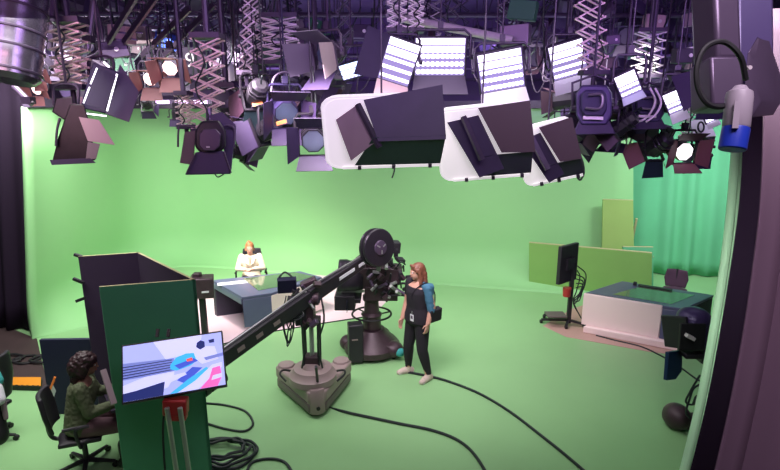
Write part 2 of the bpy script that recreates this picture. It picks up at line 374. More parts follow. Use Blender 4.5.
def left_desk():
    z = 0.70
    FL, P, Q, Rr, S = at(212, 280, z), at(242, 297, z), at(271, 293, z), at(322, 277, z), at(300, 271, z)
    c = (FL + P + Q + Rr + S) / 5
    root = thing('news_desk', (c.x, c.y, 0), 'slate blue glass topped news desk where the presenter sits', 'desk')
    mb = MB(root); mb.prism([p[:2] for p in (FL, P, Q, Rr, S)], z - 0.05, z); mb.build('desk_top', 'desk_navy', root, bevel=0.008)
    K = lambda p, q, t: p.lerp(q, t)
    g = [K(FL, S, 0.34).lerp(P, .10), K(K(P, S, .18), Rr, .06), K(K(Q, Rr, .12), S, .22), K(K(Rr, S, .25), Q, .06), K(K(S, FL, .05), Q, .05)]
    mb = MB(root); mb.prism([p[:2] for p in g], z - 0.01, z + 0.006); mb.build('glass_inset', 'glass_top', root)
    back = (S - Rr).normalized()
    # end pedestal (slate) between P and Q
    i1 = Q + (S - Q).normalized() * 0.42; i0 = P + (S - P).normalized() * 0.32
    mb = MB(root); mb.prism([p[:2] for p in (P, Q, i1, i0)], 0.13, z - 0.05); mb.build('end_pedestal', 'desk_navy', root, bevel=0.015)
    mb = MB(root); w = 0.05; nn = (S - Q).normalized() * w
    e = [Q, Rr, Rr + (S - Rr).normalized() * w, Q + (S - Q).normalized() * w * 1.2]
    mb.prism([p[:2] for p in e], 0.05, z - 0.05); mb.build('front_panel', 'desk_white', root, bevel=0.008)
    mb = MB(root); e = [FL, K(FL, P, .09), K(K(FL, P, .09), S, .3), K(FL, S, .3)]
    mb.prism([p[:2] for p in e], 0.0, z - 0.05); mb.build('end_panel', 'desk_dark', root)
    mb = MB(root); e = [K(FL, S, .28), K(K(FL, S, .28), P, .06), K(K(Rr, S, .5), P, .06), K(Rr, S, .55)]
    mb.prism([p[:2] for p in e], 0.0, z - 0.05); mb.build('modesty_panel', 'desk_dark', root)
    mb = MB(root); mb.bar(K(FL, P, .02) + V((0, 0, -.09)), K(FL, P, .98) + V((0, 0, -.09)), 0.02, 0.10); mb.build('apron', 'desk_navy', root)
    mb = MB(root); mb.prism([p[:2] for p in (K(P, S, .06), K(Q, S, .06), K(i1, P, .1), K(i0, Q, .1))], 0.007, 0.13); mb.build('plinth', 'mat_pale', root)
    # papers and a tablet in front of the presenter
    p = at(233, 283, z); b = MB(); b.M = Matrix.Translation((p.x, p.y, z + 0.0012)) @ Matrix.Rotation(R(20), 4, 'Z')
    b.box((0, 0, 0.001), (0.55, 0.17, 0.002)); tag(b.build('script_sheets', 'paper'), 'white script sheets laid on the slate desk beside the presenter', 'paper')
    return root
left_desk()
A = [at(188, 352), at(225, 343), at(267, 332), at(372, 316), at(388, 300), at(380, 283), at(330, 270), at(205, 283), at(188, 300)]
b = MB(); b.prism([p[:2] for p in A], 0.0, 0.005); tag(b.build('vinyl_mat', 'mat_pale'), 'pale pink vinyl mat spread under the presenter desk', 'mat')
b = MB()  # dark border line of the pale vinyl, built as a thin tube
b.tube([p + V((0, 0, .012)) for p in (at(222, 345), at(267, 333), at(318, 324.5), at(374, 316))], 0.010, 6)
tag(b.build('mat_border_line', 'cable'), 'thin dark border line along the front edge of the pale mat', 'cable')
# prompter keyboard on the bare desk
p = at(655, 288.5, .7); b = MB(M0=Matrix.Translation((p.x, p.y, 0.706)) @ Matrix.Rotation(R(-31), 4, 'Z'))
b.box((0, 0, 0.012), (0.55, 0.10, 0.02)); b.box((-0.33, 0, .03), (0.06, 0.06, 0.06)); tag(b.build('control_strip', 'black', bevel=.004), 'black control strip lying at the back edge of the bare desk', 'control panel')
# ------------------------------------------------------------------ chairs
def office_chair(pos, yaw, label, m='chair_p', z_seat=0.47, bh=0.55, scale=1.0, arms=True, off=.12):
    root = thing('office_chair', pos, label, 'chair', rot=(0, 0, yaw)); s = scale
    mb = MB()
    for k in range(5):
        a = k * 2 * math.pi / 5; mb.bar((0, 0, .10), (.30 * math.cos(a), .30 * math.sin(a), .065), .05, .04, w1=.03, h1=.025)
    mb.build('star_base', 'black', root, bevel=.004)
    for k in range(5):
        a = k * 2 * math.pi / 5; mb = MB(); c = V((.30 * math.cos(a), .30 * math.sin(a), .03)); t = V((-math.sin(a), math.cos(a), 0)) * .02
        mb.cyl(c - t, c + t, .03, n=12); mb.build('caster', 'rubber', root)
    mb = MB(); mb.cyl((0, 0, .09), (0, 0, z_seat - .04), .028, n=12); mb.build('gas_lift', 'blackm', root)
    mb = MB(); mb.ell((0, 0, z_seat), (.24, .24, .05)); mb.box((0, 0, z_seat - .01), (.42, .40, .05)); remeshed(mb, 'seat', m, root, .02)
    mb = MB(); n = 8; vs = []
    for i in range(7):
        for k in range(n + 1):
            x = (k / n - .5) * .42 * (1 - .06 * abs(i - 3)); vs.append((x, -.23 - .05 * (1 - (2 * k / n - 1) ** 2) - .02 * i / 6 * 3, z_seat + off + bh * i / 6))
    fs = [(i * (n + 1) + k, i * (n + 1) + k + 1, (i + 1) * (n + 1) + k + 1, (i + 1) * (n + 1) + k) for i in range(6) for k in range(n)]
    mb.add(vs, fs); o = mb.build('backrest', m, root, ang=80); q = o.modifiers.new('s', 'SOLIDIFY'); q.thickness = .045; q.offset = 0
    q = o.modifiers.new('b', 'BEVEL'); q.width = .015; q.segments = 3
    mb = MB(); mb.tube(spline([(0, -.05, z_seat - .03), (0, -.27, z_seat), (0, -.31, z_seat + .2), (0, -.33, z_seat + .35)]), .022, 8); mb.build('back_stem', 'blackm', root)
    if arms:
        for sx in (-1, 1):
            mb = MB(); mb.tube(spline([(sx * .18, .02, z_seat - .03), (sx * .29, .02, z_seat), (sx * .30, 0, z_seat + .2), (sx * .29, .12, z_seat + .22), (sx * .29, -.12, z_seat + .22)]), .018, 8)
            mb.build('armrest', 'black', root)
    return root
p = at(673, 291, .7) ; office_chair((5.53, 9.78, 0), R(150), 'empty plum coloured chair behind the bare right hand desk', z_seat=.40, bh=.34, arms=False, off=0.0)
# ------------------------------------------------------------------ control booth at the left
HB = 2.2
bn0, bn1 = at(99.6, 287, HB), at(195.6, 279.5, HB); bf0, bf1 = at(78, 256, HB), at(139, 252, HB)
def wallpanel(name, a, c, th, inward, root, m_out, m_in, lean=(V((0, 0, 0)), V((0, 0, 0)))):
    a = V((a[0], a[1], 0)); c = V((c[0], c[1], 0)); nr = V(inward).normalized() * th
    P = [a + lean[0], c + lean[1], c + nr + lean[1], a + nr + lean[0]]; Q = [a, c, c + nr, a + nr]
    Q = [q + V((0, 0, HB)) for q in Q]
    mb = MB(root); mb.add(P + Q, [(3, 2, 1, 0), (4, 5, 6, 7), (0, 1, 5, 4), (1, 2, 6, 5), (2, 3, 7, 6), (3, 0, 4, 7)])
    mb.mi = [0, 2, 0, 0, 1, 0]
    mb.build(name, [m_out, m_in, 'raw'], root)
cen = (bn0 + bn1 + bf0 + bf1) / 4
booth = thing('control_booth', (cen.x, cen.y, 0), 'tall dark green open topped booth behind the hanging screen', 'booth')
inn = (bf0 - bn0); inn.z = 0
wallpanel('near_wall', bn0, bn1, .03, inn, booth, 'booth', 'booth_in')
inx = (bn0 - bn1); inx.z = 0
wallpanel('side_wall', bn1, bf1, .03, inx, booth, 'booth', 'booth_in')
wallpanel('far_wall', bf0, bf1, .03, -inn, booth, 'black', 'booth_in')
booth.children
for t, (px, py) in enumerate(((80, 257), (79, 282), (81, 297))):
    mb = MB(booth); p = dep(px, py, 6.0); mb.bar(p + V((-.06, 0, [.03, .04, -.05][t])), p + V((.05, 0, -.01)), .03); mb.build('clamp', 'black', booth)
for px in (158, 169):
    mb = MB(booth); p0 = dep(px, 329, 4.93); q = dep(px - 1, 337, 4.9); mb.bar(p0, q, .028, .02); mb.build('slot', 'black', booth)
# worktop inside, and a tan bar added for a pinkish lit sliver
mb = MB(booth); a = bn0.lerp(bf0, .25); c = bn1.lerp(bf1, .25); e = bn1.lerp(bf1, .7); f = bn0.lerp(bf0, .7)
mb.prism([p[:2] for p in (a, c, e, f)], .72, .75); mb.build('worktop', 'booth_in', booth)
mb = MB(booth); mb.bar(dep(103, 370, 4.95), dep(114, 404, 4.85), .05, .03); mb.build('lit_sliver_bar', 'door_tan', booth)
# navy flat behind the seated person
q0, q1 = at(39, 340, 1.03), at(104, 339, 1.03)
nf = thing('partition', ((q0.x + q1.x) / 2, q0.y, 0), 'low navy blue flat standing between the ramp and the booth', 'partition')
mb = MB(nf); q0.z = 0; q1.z = 0; mb.prism([q0[:2], q1[:2], (q1.x, q1.y + .05), (q0.x, q0.y + .05)], 0.0, 1.03); mb.build('board', 'navy', nf, bevel=.004)
for t in (.15, .8):
    mb = MB(nf); q = q0.lerp(q1, t) + V((0, .05, 0)); mb.bar(q + V((0, 0, .8)), q + V((0, .4, .03)), .03); mb.build('brace', 'black', nf)
# orange ramp
rp = thing('cable_ramp', at(22, 387), 'orange topped black rubber cable ramp at the far left floor', 'cable ramp')
p0, p1 = at(2, 381), at(43, 381); n0, n1 = at(4, 390), at(41, 391)
mb = MB(rp); mb.add([V((p0.x, p0.y, 0)), V((p1.x, p1.y, 0)), V((n1.x, n1.y, 0)), V((n0.x, n0.y, 0)),
    V((p0.x, p0.y - .03, .07)), V((p1.x, p1.y - .03, .07)), V((n1.x, n1.y, .07)), V((n0.x, n0.y, .07))],
    [(0, 1, 2, 3), (7, 6, 5, 4), (0, 4, 5, 1), (1, 5, 6, 2), (2, 6, 7, 3), (3, 7, 4, 0)]); mb.build('ramp_body', 'rubber', rp)
mb = MB(rp); mb.prism([(p0.x, p0.y - .03), (p1.x, p1.y - .03), (n1.x, n1.y + .01), (n0.x, n0.y + .01)], .0705, .078); mb.build('ramp_lid', 'ramp', rp)
for i in range(7):
    mb = MB(rp); c = V((n0.x, n0.y, 0)).lerp(V((n1.x, n1.y, 0)), (i + .5) / 7); mb.box(c + V((0, .0, .072)), (.03, .03, .012)); mb.build('tooth', 'rubber', rp)
# ------------------------------------------------------------------ studio crane
def crane():
    base = at(314, 404); bz = V((base.x, base.y, 0))
    root = thing('camera_crane', bz, 'camera crane with long black arm on a taupe wheeled base', 'camera crane')
    W = lambda v: V(v)
    # triangular dolly: three lobes (left, front right-ish, right)
    L = [at(284, 387, .0), at(318, 417, .0), at(345, 382, .0)]
    L = [V((l.x - bz.x, l.y - bz.y, 0)) for l in L]
    L.append(V((-.0, .36, 0)))
    def hull_poly(off, k=1.0):
        out = []
        pts = sorted([l * k for l in L], key=lambda v: math.atan2(v.y, v.x)); n = len(pts)
        for i, p in enumerate(pts):
            a = (pts[i - 1] - p).normalized(); c = (pts[(i + 1) % n] - p).normalized()
            out += [p + a * off, p + c * off]
        return [o[:2] for o in out]
    pts = sorted(L, key=lambda v: math.atan2(v.y, v.x))
    def plan(w, k):
        out = []
        for l in pts:
            d = l.normalized(); t = V((-d.y, d.x, 0)); out += [(l * k - t * w)[:2], (l * k + t * w)[:2]]
        return out
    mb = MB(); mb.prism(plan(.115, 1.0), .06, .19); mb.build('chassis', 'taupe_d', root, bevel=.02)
    mb = MB(); mb.prism(plan(.115, 1.03), .20, .36); mb.build('deck', 'taupe', root, bevel=.025)
    for i, l in enumerate(pts):
        q = pts[(i + 1) % len(pts)]; m_ = (l + q) / 2; o_ = m_.normalized(); e_ = (q - l).normalized()
        mb = MB(); c_ = m_ + V((0, 0, .20)); mb.bar(c_ - e_ * .10 + o_ * .035, c_ + e_ * .10 + o_ * .035, .09, .03); mb.build('side_slot', 'rubber', root)
    for l in L:
        mb = MB(); d = l.normalized(); c = l - d * .08
        mb.lathe([(.12, .05), (.13, .07), (.13, .34), (.11, .385), (.05, .39)], 10, Matrix.Translation(c)); mb.build('corner_foot', 'taupe', root)
        mb = MB(); t = V((-d.y, d.x, 0)) * .03; mb.cyl(c - t + V((0, 0, .045)), c + t + V((0, 0, .045)), .045, n=14); mb.build('wheel', 'rubber', root)
        mb = MB(); mb.cyl(c + d * .13 + V((0, 0, .15)), c + d * .145 + V((0, 0, .15)), .025, n=10); mb.build('jack_hole', 'rubber', root)
    mb = MB(); mb.lathe([(.27, .35), (.31, .37), (.31, .45), (.27, .48), (.25, .54), (.16, .56), (.12, .62)], 32); mb.build('turntable', 'taupe', root)
    for sx in (-1, 1):
        mb = MB(); mb.tube(spline([(sx * .30, .10, .43), (sx * .40, .06, .46), (sx * .42, -.05, .46), (sx * .33, -.14, .41)]), .014, 6); mb.build('handle', 'rubber', root)
    # column: four rods
    for sx in (-1, 1):
        for sy in (-1, 1):
            mb = MB(); mb.cyl((sx * .09, sy * .075, .42), (sx * .10, sy * .075, 1.22), .018, n=8); mb.build('column_rod', 'blackm', root)
    mb = MB(); mb.cyl((0, 0, .42), (0, 0, 1.1), .03, n=10); mb.build('column_core', 'steel', root)
    mb = MB(); mb.box((0, 0, 1.2), (.22, .2, .04)); mb.box((0, 0, 1.36), (.10, .18, .30)); mb.cyl((-.11, 0, 1.48), (.11, 0, 1.48), .08, n=16); mb.build('pivot_head', 'brownm', root, bevel=.006)
    mb = MB(); mb.box((0, 0, .64), (.18, .17, .14)); mb.build('column_clamp', 'brownm', root, bevel=.01)
    # arm
    piv = bz + V((0, 0, 1.52)); e1 = V((-.24, 7.22, 1.86)); e1 = dep(362, 262, 7.55); e0 = dep(222, 358, 5.75)
    d = (e1 - piv).normalized(); dl = (e0 - piv); e0x = piv + dl * 1.22
    mb = MB(root); mb.bar(piv + dl * .02, e0x, .13, .17); mb.build('arm_rear', 'black', root, bevel=.01)
    mb = MB(root); mb.bar(piv - d * .05, e1, .13, .20, w1=.11, h1=.16); mb.build('arm_front', 'blackm', root, bevel=.01)
    mb = MB(root)
    mb.bar(piv + V((0, 0, .12)), e1 + V((0, 0, .09)), .02, .02); mb.bar(piv + V((0, 0, .12)), e0x + V((0, 0, .09)), .02, .02); mb.build('tie_rod', 'steel', root)
    s = d.cross(V((0, 0, 1))).normalized()
    for t, w in ((.62, .34), (.93, .16)):
        mb = MB(root); c = piv.lerp(e1, t) + s * .062 + V((0, 0, .01)); mb.bar(c - d * w / 2, c + d * w / 2, .006, .045); mb.build('label_strip', 'paper', root)
    for t in (.35, .5, .65):
        mb = MB(root); q = (-dl).normalized(); c = piv + dl * t * 1.3; s2 = dl.normalized().cross(V((0, 0, -1))).normalized()
        mb.bar(c + s2 * .067 - q * .05, c + s2 * .067 + q * .05, .004, .05); mb.build('decal', 'taupe', root)
    for t in (1.05, 1.14, 1.2):
        mb = MB(root); c = piv + dl * t; q = dl.normalized(); mb.cyl(c - q * .03 + V((0, 0, -.14)), c + q * .03 + V((0, 0, -.14)), .13, n=20); mb.build('counterweight', 'black', root)
    # blue lit monitor and control boxes at the pivot
    m = dep(287, 285, 6.75)
    mb = MB(root); mb.box(m, (.24, .10, .19), (R(10), 0, R(12))); mb.build('monitor', 'navy', root, bevel=.01)
    mb = MB(root); mb.tube(spline([m + V((-.1, 0, .1)), m + V((-.02, 0, .17)), m + V((.07, 0, .11))]), .012, 6); mb.build('monitor_handle', 'black', root)
    mb = MB(root); mb.box(dep(300, 312, 6.7), (.14, .14, .32), (0, 0, .3)); mb.box(dep(291, 303, 6.65), (.10, .1, .16), (0, .2, .3)); mb.build('control_box', 'black', root, bevel=.01)
    mb = MB(root); mb.box(dep(309, 284, 6.9), (.22, .14, .12), (0, -.4, .2)); mb.build('junction_box', 'brownm', root, bevel=.02)
    r = random.Random(4)
    for i in range(16):
        p = dep(r.uniform(292, 322), r.uniform(284, 325), r.uniform(6.55, 6.85)); mb = MB(root)
        if i % 2: mb.box(p, (r.uniform(.04, .11), .06, r.uniform(.04, .11)), (r.random(), r.random(), r.random())); mb.build('bracket', r.choice(['black', 'brownm', 'housing']), root, bevel=.003)
        else: mb.cyl(p, p + V((r.uniform(-.07, .07), -.03, r.uniform(-.1, .1))), .018, n=8); mb.build('knob', r.choice(['steel', 'black', 'housing']), root)
    for px, dx in ((303, -2), (321, 3)):
        mb = MB(root); mb.tube(spline([dep(px, 296, 6.6), dep(px + dx, 320, 6.6), dep(px - dx, 345, 6.7), dep(px + dx * .5, 368, 6.8)], 5), .012, 6); mb.build('cable', 'cable', root)
    for i in range(9):
        a = dep(283 + r.uniform(-2, 22), 292 + r.uniform(0, 20), 6.6); c = dep(284 + r.uniform(0, 20), 300 + r.uniform(0, 20), 6.55)
        lo = dep(283 + r.uniform(-3, 12), 330 + r.uniform(-16, 22), 6.5)
        mb = MB(root); mb.tube(spline([a, a.lerp(lo, .5) + V((-.06, 0, 0)), lo, lo.lerp(c, .5) + V((.06, 0, 0)), c], 6), .008, 5); mb.build('cable', 'cable', root)
    # drum wheel at the tip
    c = dep(377, 247.5, 7.55); ax = V((.62, -.74, .12)).normalized()
    T = Matrix.Translation(c) @ ax.to_track_quat('Z', 'Y').to_matrix().to_4x4()
    mb = MB(root); mb.lathe([(.05, .075), (.20, .08), (.262, .07), (.275, .055), (.275, .03), (.255, .02)], 36, T); mb.build('drum_flange', 'blackm', root)
    mb = MB(root); mb.lathe([(.255, -.02), (.275, -.03), (.275, -.06), (.25, -.075), (.05, -.08)], 36, T); mb.build('drum_flange', 'blackm', root)
    mb = MB(root); mb.lathe([(.21, -.05), (.21, .05)], 30, T); mb.build('drum_core', 'brownm', root)
    mb = MB(root); mb.lathe([(.11, .08), (.10, .10), (.04, .11)], 20, T); mb.build('drum_hub', 'housing', root)
    for k in range(3):
        mb = MB(root); a = k * 2.094 + .5; mb.M = mb.M @ T; mb.bar((.03 * math.cos(a), .03 * math.sin(a), .105), (.085 * math.cos(a), .085 * math.sin(a), .105), .018, .015); mb.build('hub_spoke', 'steel', root)
    mb = MB(root); mb.bar(e1 + V((-.05, 0, 0)), c + V((.0, .03, -.02)), .12, .12); mb.build('tip_bracket', 'brownm', root, bevel=.01)
    # hanging head and camera
    mb = MB(root); mb.bar(c + V((.02, .06, 0)), c + V((.02, .06, -.36)), .06, .09); mb.build('drop_post', 'steel', root, bevel=.005)
    return root, c
crane_o, drum_c = crane()
# ------------------------------------------------------------------ pedestal camera
def ped_camera():
    g = at(372, 352); bz = V((g.x, g.y, 0))
    root = thing('pedestal_camera', bz, 'studio camera with prompter on a black three lobed pedestal beside the standing woman', 'camera')
    lob = [V((-.36, .04, 0)), V((.34, -.20, 0)), V((.14, .34, 0))]
    for i, l in enumerate(lob):
        mb = MB(); mb.bar(l * .1 + V((0, 0, .17)), l * 1.0 + V((0, 0, .13)), .46, .28, w1=.28, h1=.22); mb.ell(l * 1.02 + V((0, 0, .15)), (.16, .16, .13))
        mb.ell((0, 0, .22), (.27, .27, .18)); remeshed(mb, 'base_lobe', 'brownm', root, .02, 3)
        mb = MB(); d = l.normalized(); t = V((-d.y, d.x, 0)) * .04; mb.cyl(l * 1.05 - t + V((0, 0, .06)), l * 1.05 + t + V((0, 0, .06)), .06, n=14); mb.build('wheel', 'rubber', root)
    mb = MB(); mb.ell((.44, -.30, .14), (.08, .07, .07)); mb.build('bumper', 'teal', root)
    mb = MB(); mb.box((-.24, -.36, .34), (.22, .20, .62), (0, 0, R(12))); mb.build('battery_box', 'black', root, bevel=.015)
    mb = MB(); mb.box((-.24, -.465, .42), (.09, .004, .02), (0, 0, R(12))); mb.build('maker_plate', 'taupe', root)
    mb = MB(); mb.lathe([(.44, .06), (.45, .16), (.38, .24), (.26, .34), (.2, .42)], 28); mb.build('skirt', 'brownm', root)
    mb = MB(); mb.lathe([(.22, .27), (.19, .36), (.15, .40), (.145, .62), (.17, .66), (.12, .70), (.11, .88)], 24); mb.build('column', 'brownm', root)
    mb = MB(); mb.tube([(.31 * math.cos(a), .31 * math.sin(a), .66) for a in [k * math.pi / 16 for k in range(32)]], .016, 8, closed=True)
    for k in range(3):
        a = k * 2.094 + .3; mb.cyl((.13 * math.cos(a), .13 * math.sin(a), .64), (.31 * math.cos(a), .31 * math.sin(a), .66), .012, n=6)
    mb.build('steering_ring', 'rubber', root)
    mb = MB(); mb.lathe([(.12, .88), (.14, .90), (.14, .97), (.08, 1.0)], 20); mb.box((0, 0, 1.03), (.16, .22, .12)); mb.build('pan_head', 'brownm', root, bevel=.006)
    DEFM[0] = Matrix.Translation((.07, 0, 1.20)) @ Matrix.Scale(1.42, 4) @ Matrix.Translation((0, 0, -1.16))
    # camera: points to the left (towards the presenter), lens end at -x
    cz = 1.22; y = .0
    mb = MB(); mb.box((.03, y, cz), (.42, .20, .24)); mb.box((.04, y, cz + .15), (.30, .16, .07)); mb.build('camera_body', 'brownm', root, bevel=.012)
    mb = MB(); mb.box((.18, y + .02, cz + .33), (.16, .14, .12), (0, .1, .2)); mb.box((.22, y - .02, cz + .27), (.05, .05, .1)); mb.build('viewfinder', 'black', root, bevel=.01)
    mb = MB(); mb.box((.06, y, cz - .17), (.36, .24, .16)); mb.box((.16, y - .04, cz + .05), (.24, .26, .16), (0, .1, 0)); mb.build('camera_sled', 'brownm', root, bevel=.012)
    mb = MB(); mb.cyl((-.18, y, cz), (-.32, y, cz), .07, .09, 20); mb.build('lens', 'rubber', root)
    # prompter hood: dark rounded hood opening to the left
    mb = MB(); hv = []
    n = 12
    for i, (x, rx, rz) in enumerate([(-.14, .15, .13), (-.22, .20, .19), (-.32, .22, .22), (-.40, .22, .22)]):
        for k in range(n + 1):
            a = math.pi * k / n; hv.append((x, y + rx * math.cos(a), cz - .10 + rz * math.sin(a) * 1.25))
    fs = [(i * (n + 1) + k, i * (n + 1) + k + 1, (i + 1) * (n + 1) + k + 1, (i + 1) * (n + 1) + k) for i in range(3) for k in range(n)]
    mb.add(hv, fs); o = mb.build('prompter_hood', 'blackm', root, ang=80); q = o.modifiers.new('s', 'SOLIDIFY'); q.thickness = .015
    mb = MB(); mb.box((-.30, y, cz - .22), (.28, .40, .05), (0, 0, 0)); mb.box((-.33, y, cz - .24), (.22, .44, .16)); mb.build('prompter_monitor', 'black', root, bevel=.01)
    mb = MB(); mb.bar((-.30, y - .226, cz - .31), (-.30, y - .226, cz - .19), .004, .16); mb.build('monitor_bezel', 'navy', root)
    for sy in (-1, 1):
        mb = MB(); mb.bar((-.38, sy * .1, cz - .14), (.1, sy * .1, cz - .14), .025); mb.build('rail', 'steel', root)
        mb = MB(); mb.tube(spline([(.05, sy * .12, cz - .2), (.3, sy * .2, cz - .15), (.42, sy * .24, cz - .22)]), .014, 6); mb.ell((.43, sy * .245, cz - .225), (.04, .025, .025)); mb.build('pan_bar', 'black', root)
    r = random.Random(9)
    for i in range(44):
        p = V((r.uniform(-.06, .30), r.uniform(-.22, -.05), cz + r.uniform(-.20, .26)))
        mb = MB()
        if i % 3 == 0: mb.box(p, (r.uniform(.03, .1), r.uniform(.03, .08), r.uniform(.03, .09)), (r.random(), r.random(), r.random()))
        elif i % 3 == 1: mb.cyl(p, p + V((r.uniform(-.08, .12), r.uniform(-.08, .02), r.uniform(-.08, .08))), .018, n=8)
        else:
            q = p + V((r.uniform(-.1, .14), r.uniform(-.05, .05), r.uniform(-.12, .1))); mb.tube(spline([p, p.lerp(q, .5) + V((0, -.05, .06)), q], 5), .009, 5)
        mb.build(['bracket', 'knob', 'cable'][i % 3], ['brownm', 'steel', 'cable'][i % 3] if i % 2 else ['black', 'housing', 'cable'][i % 3], root, bevel=.003 if i % 3 == 0 else 0)
    for p0, p1 in (((.33, -.1, cz + .02), (.46, -.16, cz + .05)), ((.33, -.05, cz - .06), (.47, -.1, cz - .11)), ((.3, -.1, cz - .12), (.43, -.18, cz - .05))):
        mb = MB(); mb.cyl(p0, p1, .02, n=8); mb.ell(p1, .028); mb.build('grip', 'black', root)
    DEFM[0] = Matrix()
    return root
ped_camera()
# ------------------------------------------------------------------ hanging screen in front of the booth
def wall_screen():
    zc = 4.55
    TL, TR, BR, BL = dep(118.5, 345.5, zc + .02), dep(222, 331, zc + .25), dep(227.5, 385.5, zc + .05), dep(125, 404.5, zc - .18)
    # make it a true rectangle
    c = (TL + TR + BR + BL) / 4; x = ((TR - TL) + (BR - BL)).normalized(); y = ((TL - BL) + (TR - BR)); y = (y - x * y.dot(x)).normalized(); nrm = x.cross(y)
    w = ((TR - TL).length + (BR - BL).length) / 4; h = ((TL - BL).length + (TR - BR).length) / 4
    T = Matrix((( x.x, y.x, nrm.x, c.x), (x.y, y.y, nrm.y, c.y), (x.z, y.z, nrm.z, c.z), (0, 0, 0, 1)))
    base = V((c.x + .05, c.y - .02, 0))
    root = thing('display_screen', base, 'tilted flat screen showing a studio picture, on a red bracket', 'screen')
    inv = root.matrix_basis.inverted()
    mb = MB(M0=inv @ T); mb.box((0, 0, -.02), (2 * w, 2 * h, .05)); mb.build('casing', 'black', root, bevel=.006)
    mb = MB(M0=inv @ T); W, H = w * .972, h * .94; lay = [0]
    def pl(pts, mi):     # pts in 0..1 picture coordinates, y down
        mb.cur = mi; lay[0] += 1; z = .006 + lay[0] * .0003
        mb.add([((a * 2 - 1) * W, (1 - b_ * 2) * H, z) for a, b_ in pts][::-1], [tuple(range(len(pts)))])
    pl([(0, 0), (1, 0), (1, 1), (0, 1)], 0)
    pl([(0, .32), (.5, .36), (.5, .62), (0, .62)], 3)
    for k in range(5): pl([(0, .38 + k * .05), (.48, .38 + k * .045), (.48, .395 + k * .045), (0, .40 + k * .05)], 2)
    pl([(.30, 0), (.80, 0), (.74, .30), (.42, .36)], 1)
    pl([(0, .72), (.22, .62), (.5, .60), (.46, .85), (.2, 1), (0, 1)], 1)
    pl([(0, .86), (.12, .84), (.40, .76), (.38, 1), (0, 1)], 2)
    pl([(.38, 1), (.52, .62), (.82, .42), (.98, .48), (.98, 1)], 0)
    pl([(.46, .48), (.52, .36), (.62, .31), (.72, .33), (.76, .44), (.66, .55), (.52, .60), (.46, .56)], 4)
    pl([(.50, .50), (.70, .42), (.74, .48), (.55, .58)], 5)
    pl([(.70, .30), (.78, .22), (.92, .26), (.95, .50), (.78, .55), (.72, .44)], 1)
    pl([(.74, .14), (.78, .10), (.82, .14), (.82, .24), (.77, .28), (.73, .22)], 2)
    pl([(.86, .12), (.92, .11), (.92, .18), (.87, .18)], 2)
    pl([(.52, .78), (.68, .58), (.78, .62), (.60, .86)], 5)
    pl([(.44, 1), (.62, .80), (.82, .62), (.86, .68), (.66, .88), (.52, 1)], 4)
    pl([(.52, 1), (.70, .84), (.88, .60), (.98, .58), (.98, .66), (.86, .82), (.72, 1)], 1)
    pl([(.74, 1), (.84, .84), (.88, .66), (.96, .64), (.97, .84), (.92, 1)], 6)
    pl([(.88, .80), (.97, .78), (.97, .85), (.86, .88)], 1)
    pl([(.62, .42), (.68, .40), (.69, .46), (.63, .47)], 7)
    pl([(.80, .44), (1, .40), (1, .46), (.82, .50)], 3)
    pl([(.40, .70), (.60, .66), (.62, .70), (.44, .80), (.40, .78)], 1)
    ms = [mat('screen_' + n_, c_, .3, emit=c_, es=e_) for n_, c_, e_ in (
        ('lilac', (.42, .46, .86), .85), ('pale', (.62, .62, .92), .9), ('ink', (.02, .03, .16), .8), ('blue', (.20, .24, .62), .8),
        ('cyan', (.05, .42, .80), 1.0), ('royal', (.06, .10, .60), .9), ('magenta', (.80, .12, .45), 1.0), ('red', (.8, .1, .1), 1.0))]
    mb.build('picture', ms, root)
    mb = MB(M0=inv @ T); mb.box((0, 0, -.06), (.3, .25, .04)); mb.build('mount_plate', 'blackm', root)
    # red bracket and two poles going down to the floor
    k = dep(176, 408, zc - .02)
    mb = MB(root); mb.box(k + V((0, 0, .02)), (.20, .10, .15), (0, .08, .1)); mb.box(k + V((.0, .0, -.07)), (.17, .09, .07), (0, .08, .1)); mb.build('red_bracket', 'red', root, bevel=.015)
    for px0, px1 in ((167, 178), (180, 191)):
        mb = MB(root); a = dep(px0, 408, zc - .1); e = V((a.x + .05, a.y, .03)); mb.cyl(a, e, .021, n=10); mb.build('pole', 'steel', root)
    mb = MB(root); a = dep(173, 408, zc - .1); mb.box((a.x + .06, a.y, .018), (.5, .45, .03)); mb.build('base_plate', 'black', root, bevel=.005)
    mb = MB(root); a = dep(193, 400, zc - .1); mb.tube(spline([dep(165, 405, zc), dep(163, 430, zc), dep(165, 470, zc), V((dep(165, 470, zc).x, dep(165, 470, zc).y, .3))]), .010, 6); mb.build('cable', 'cable', root)
wall_screen()
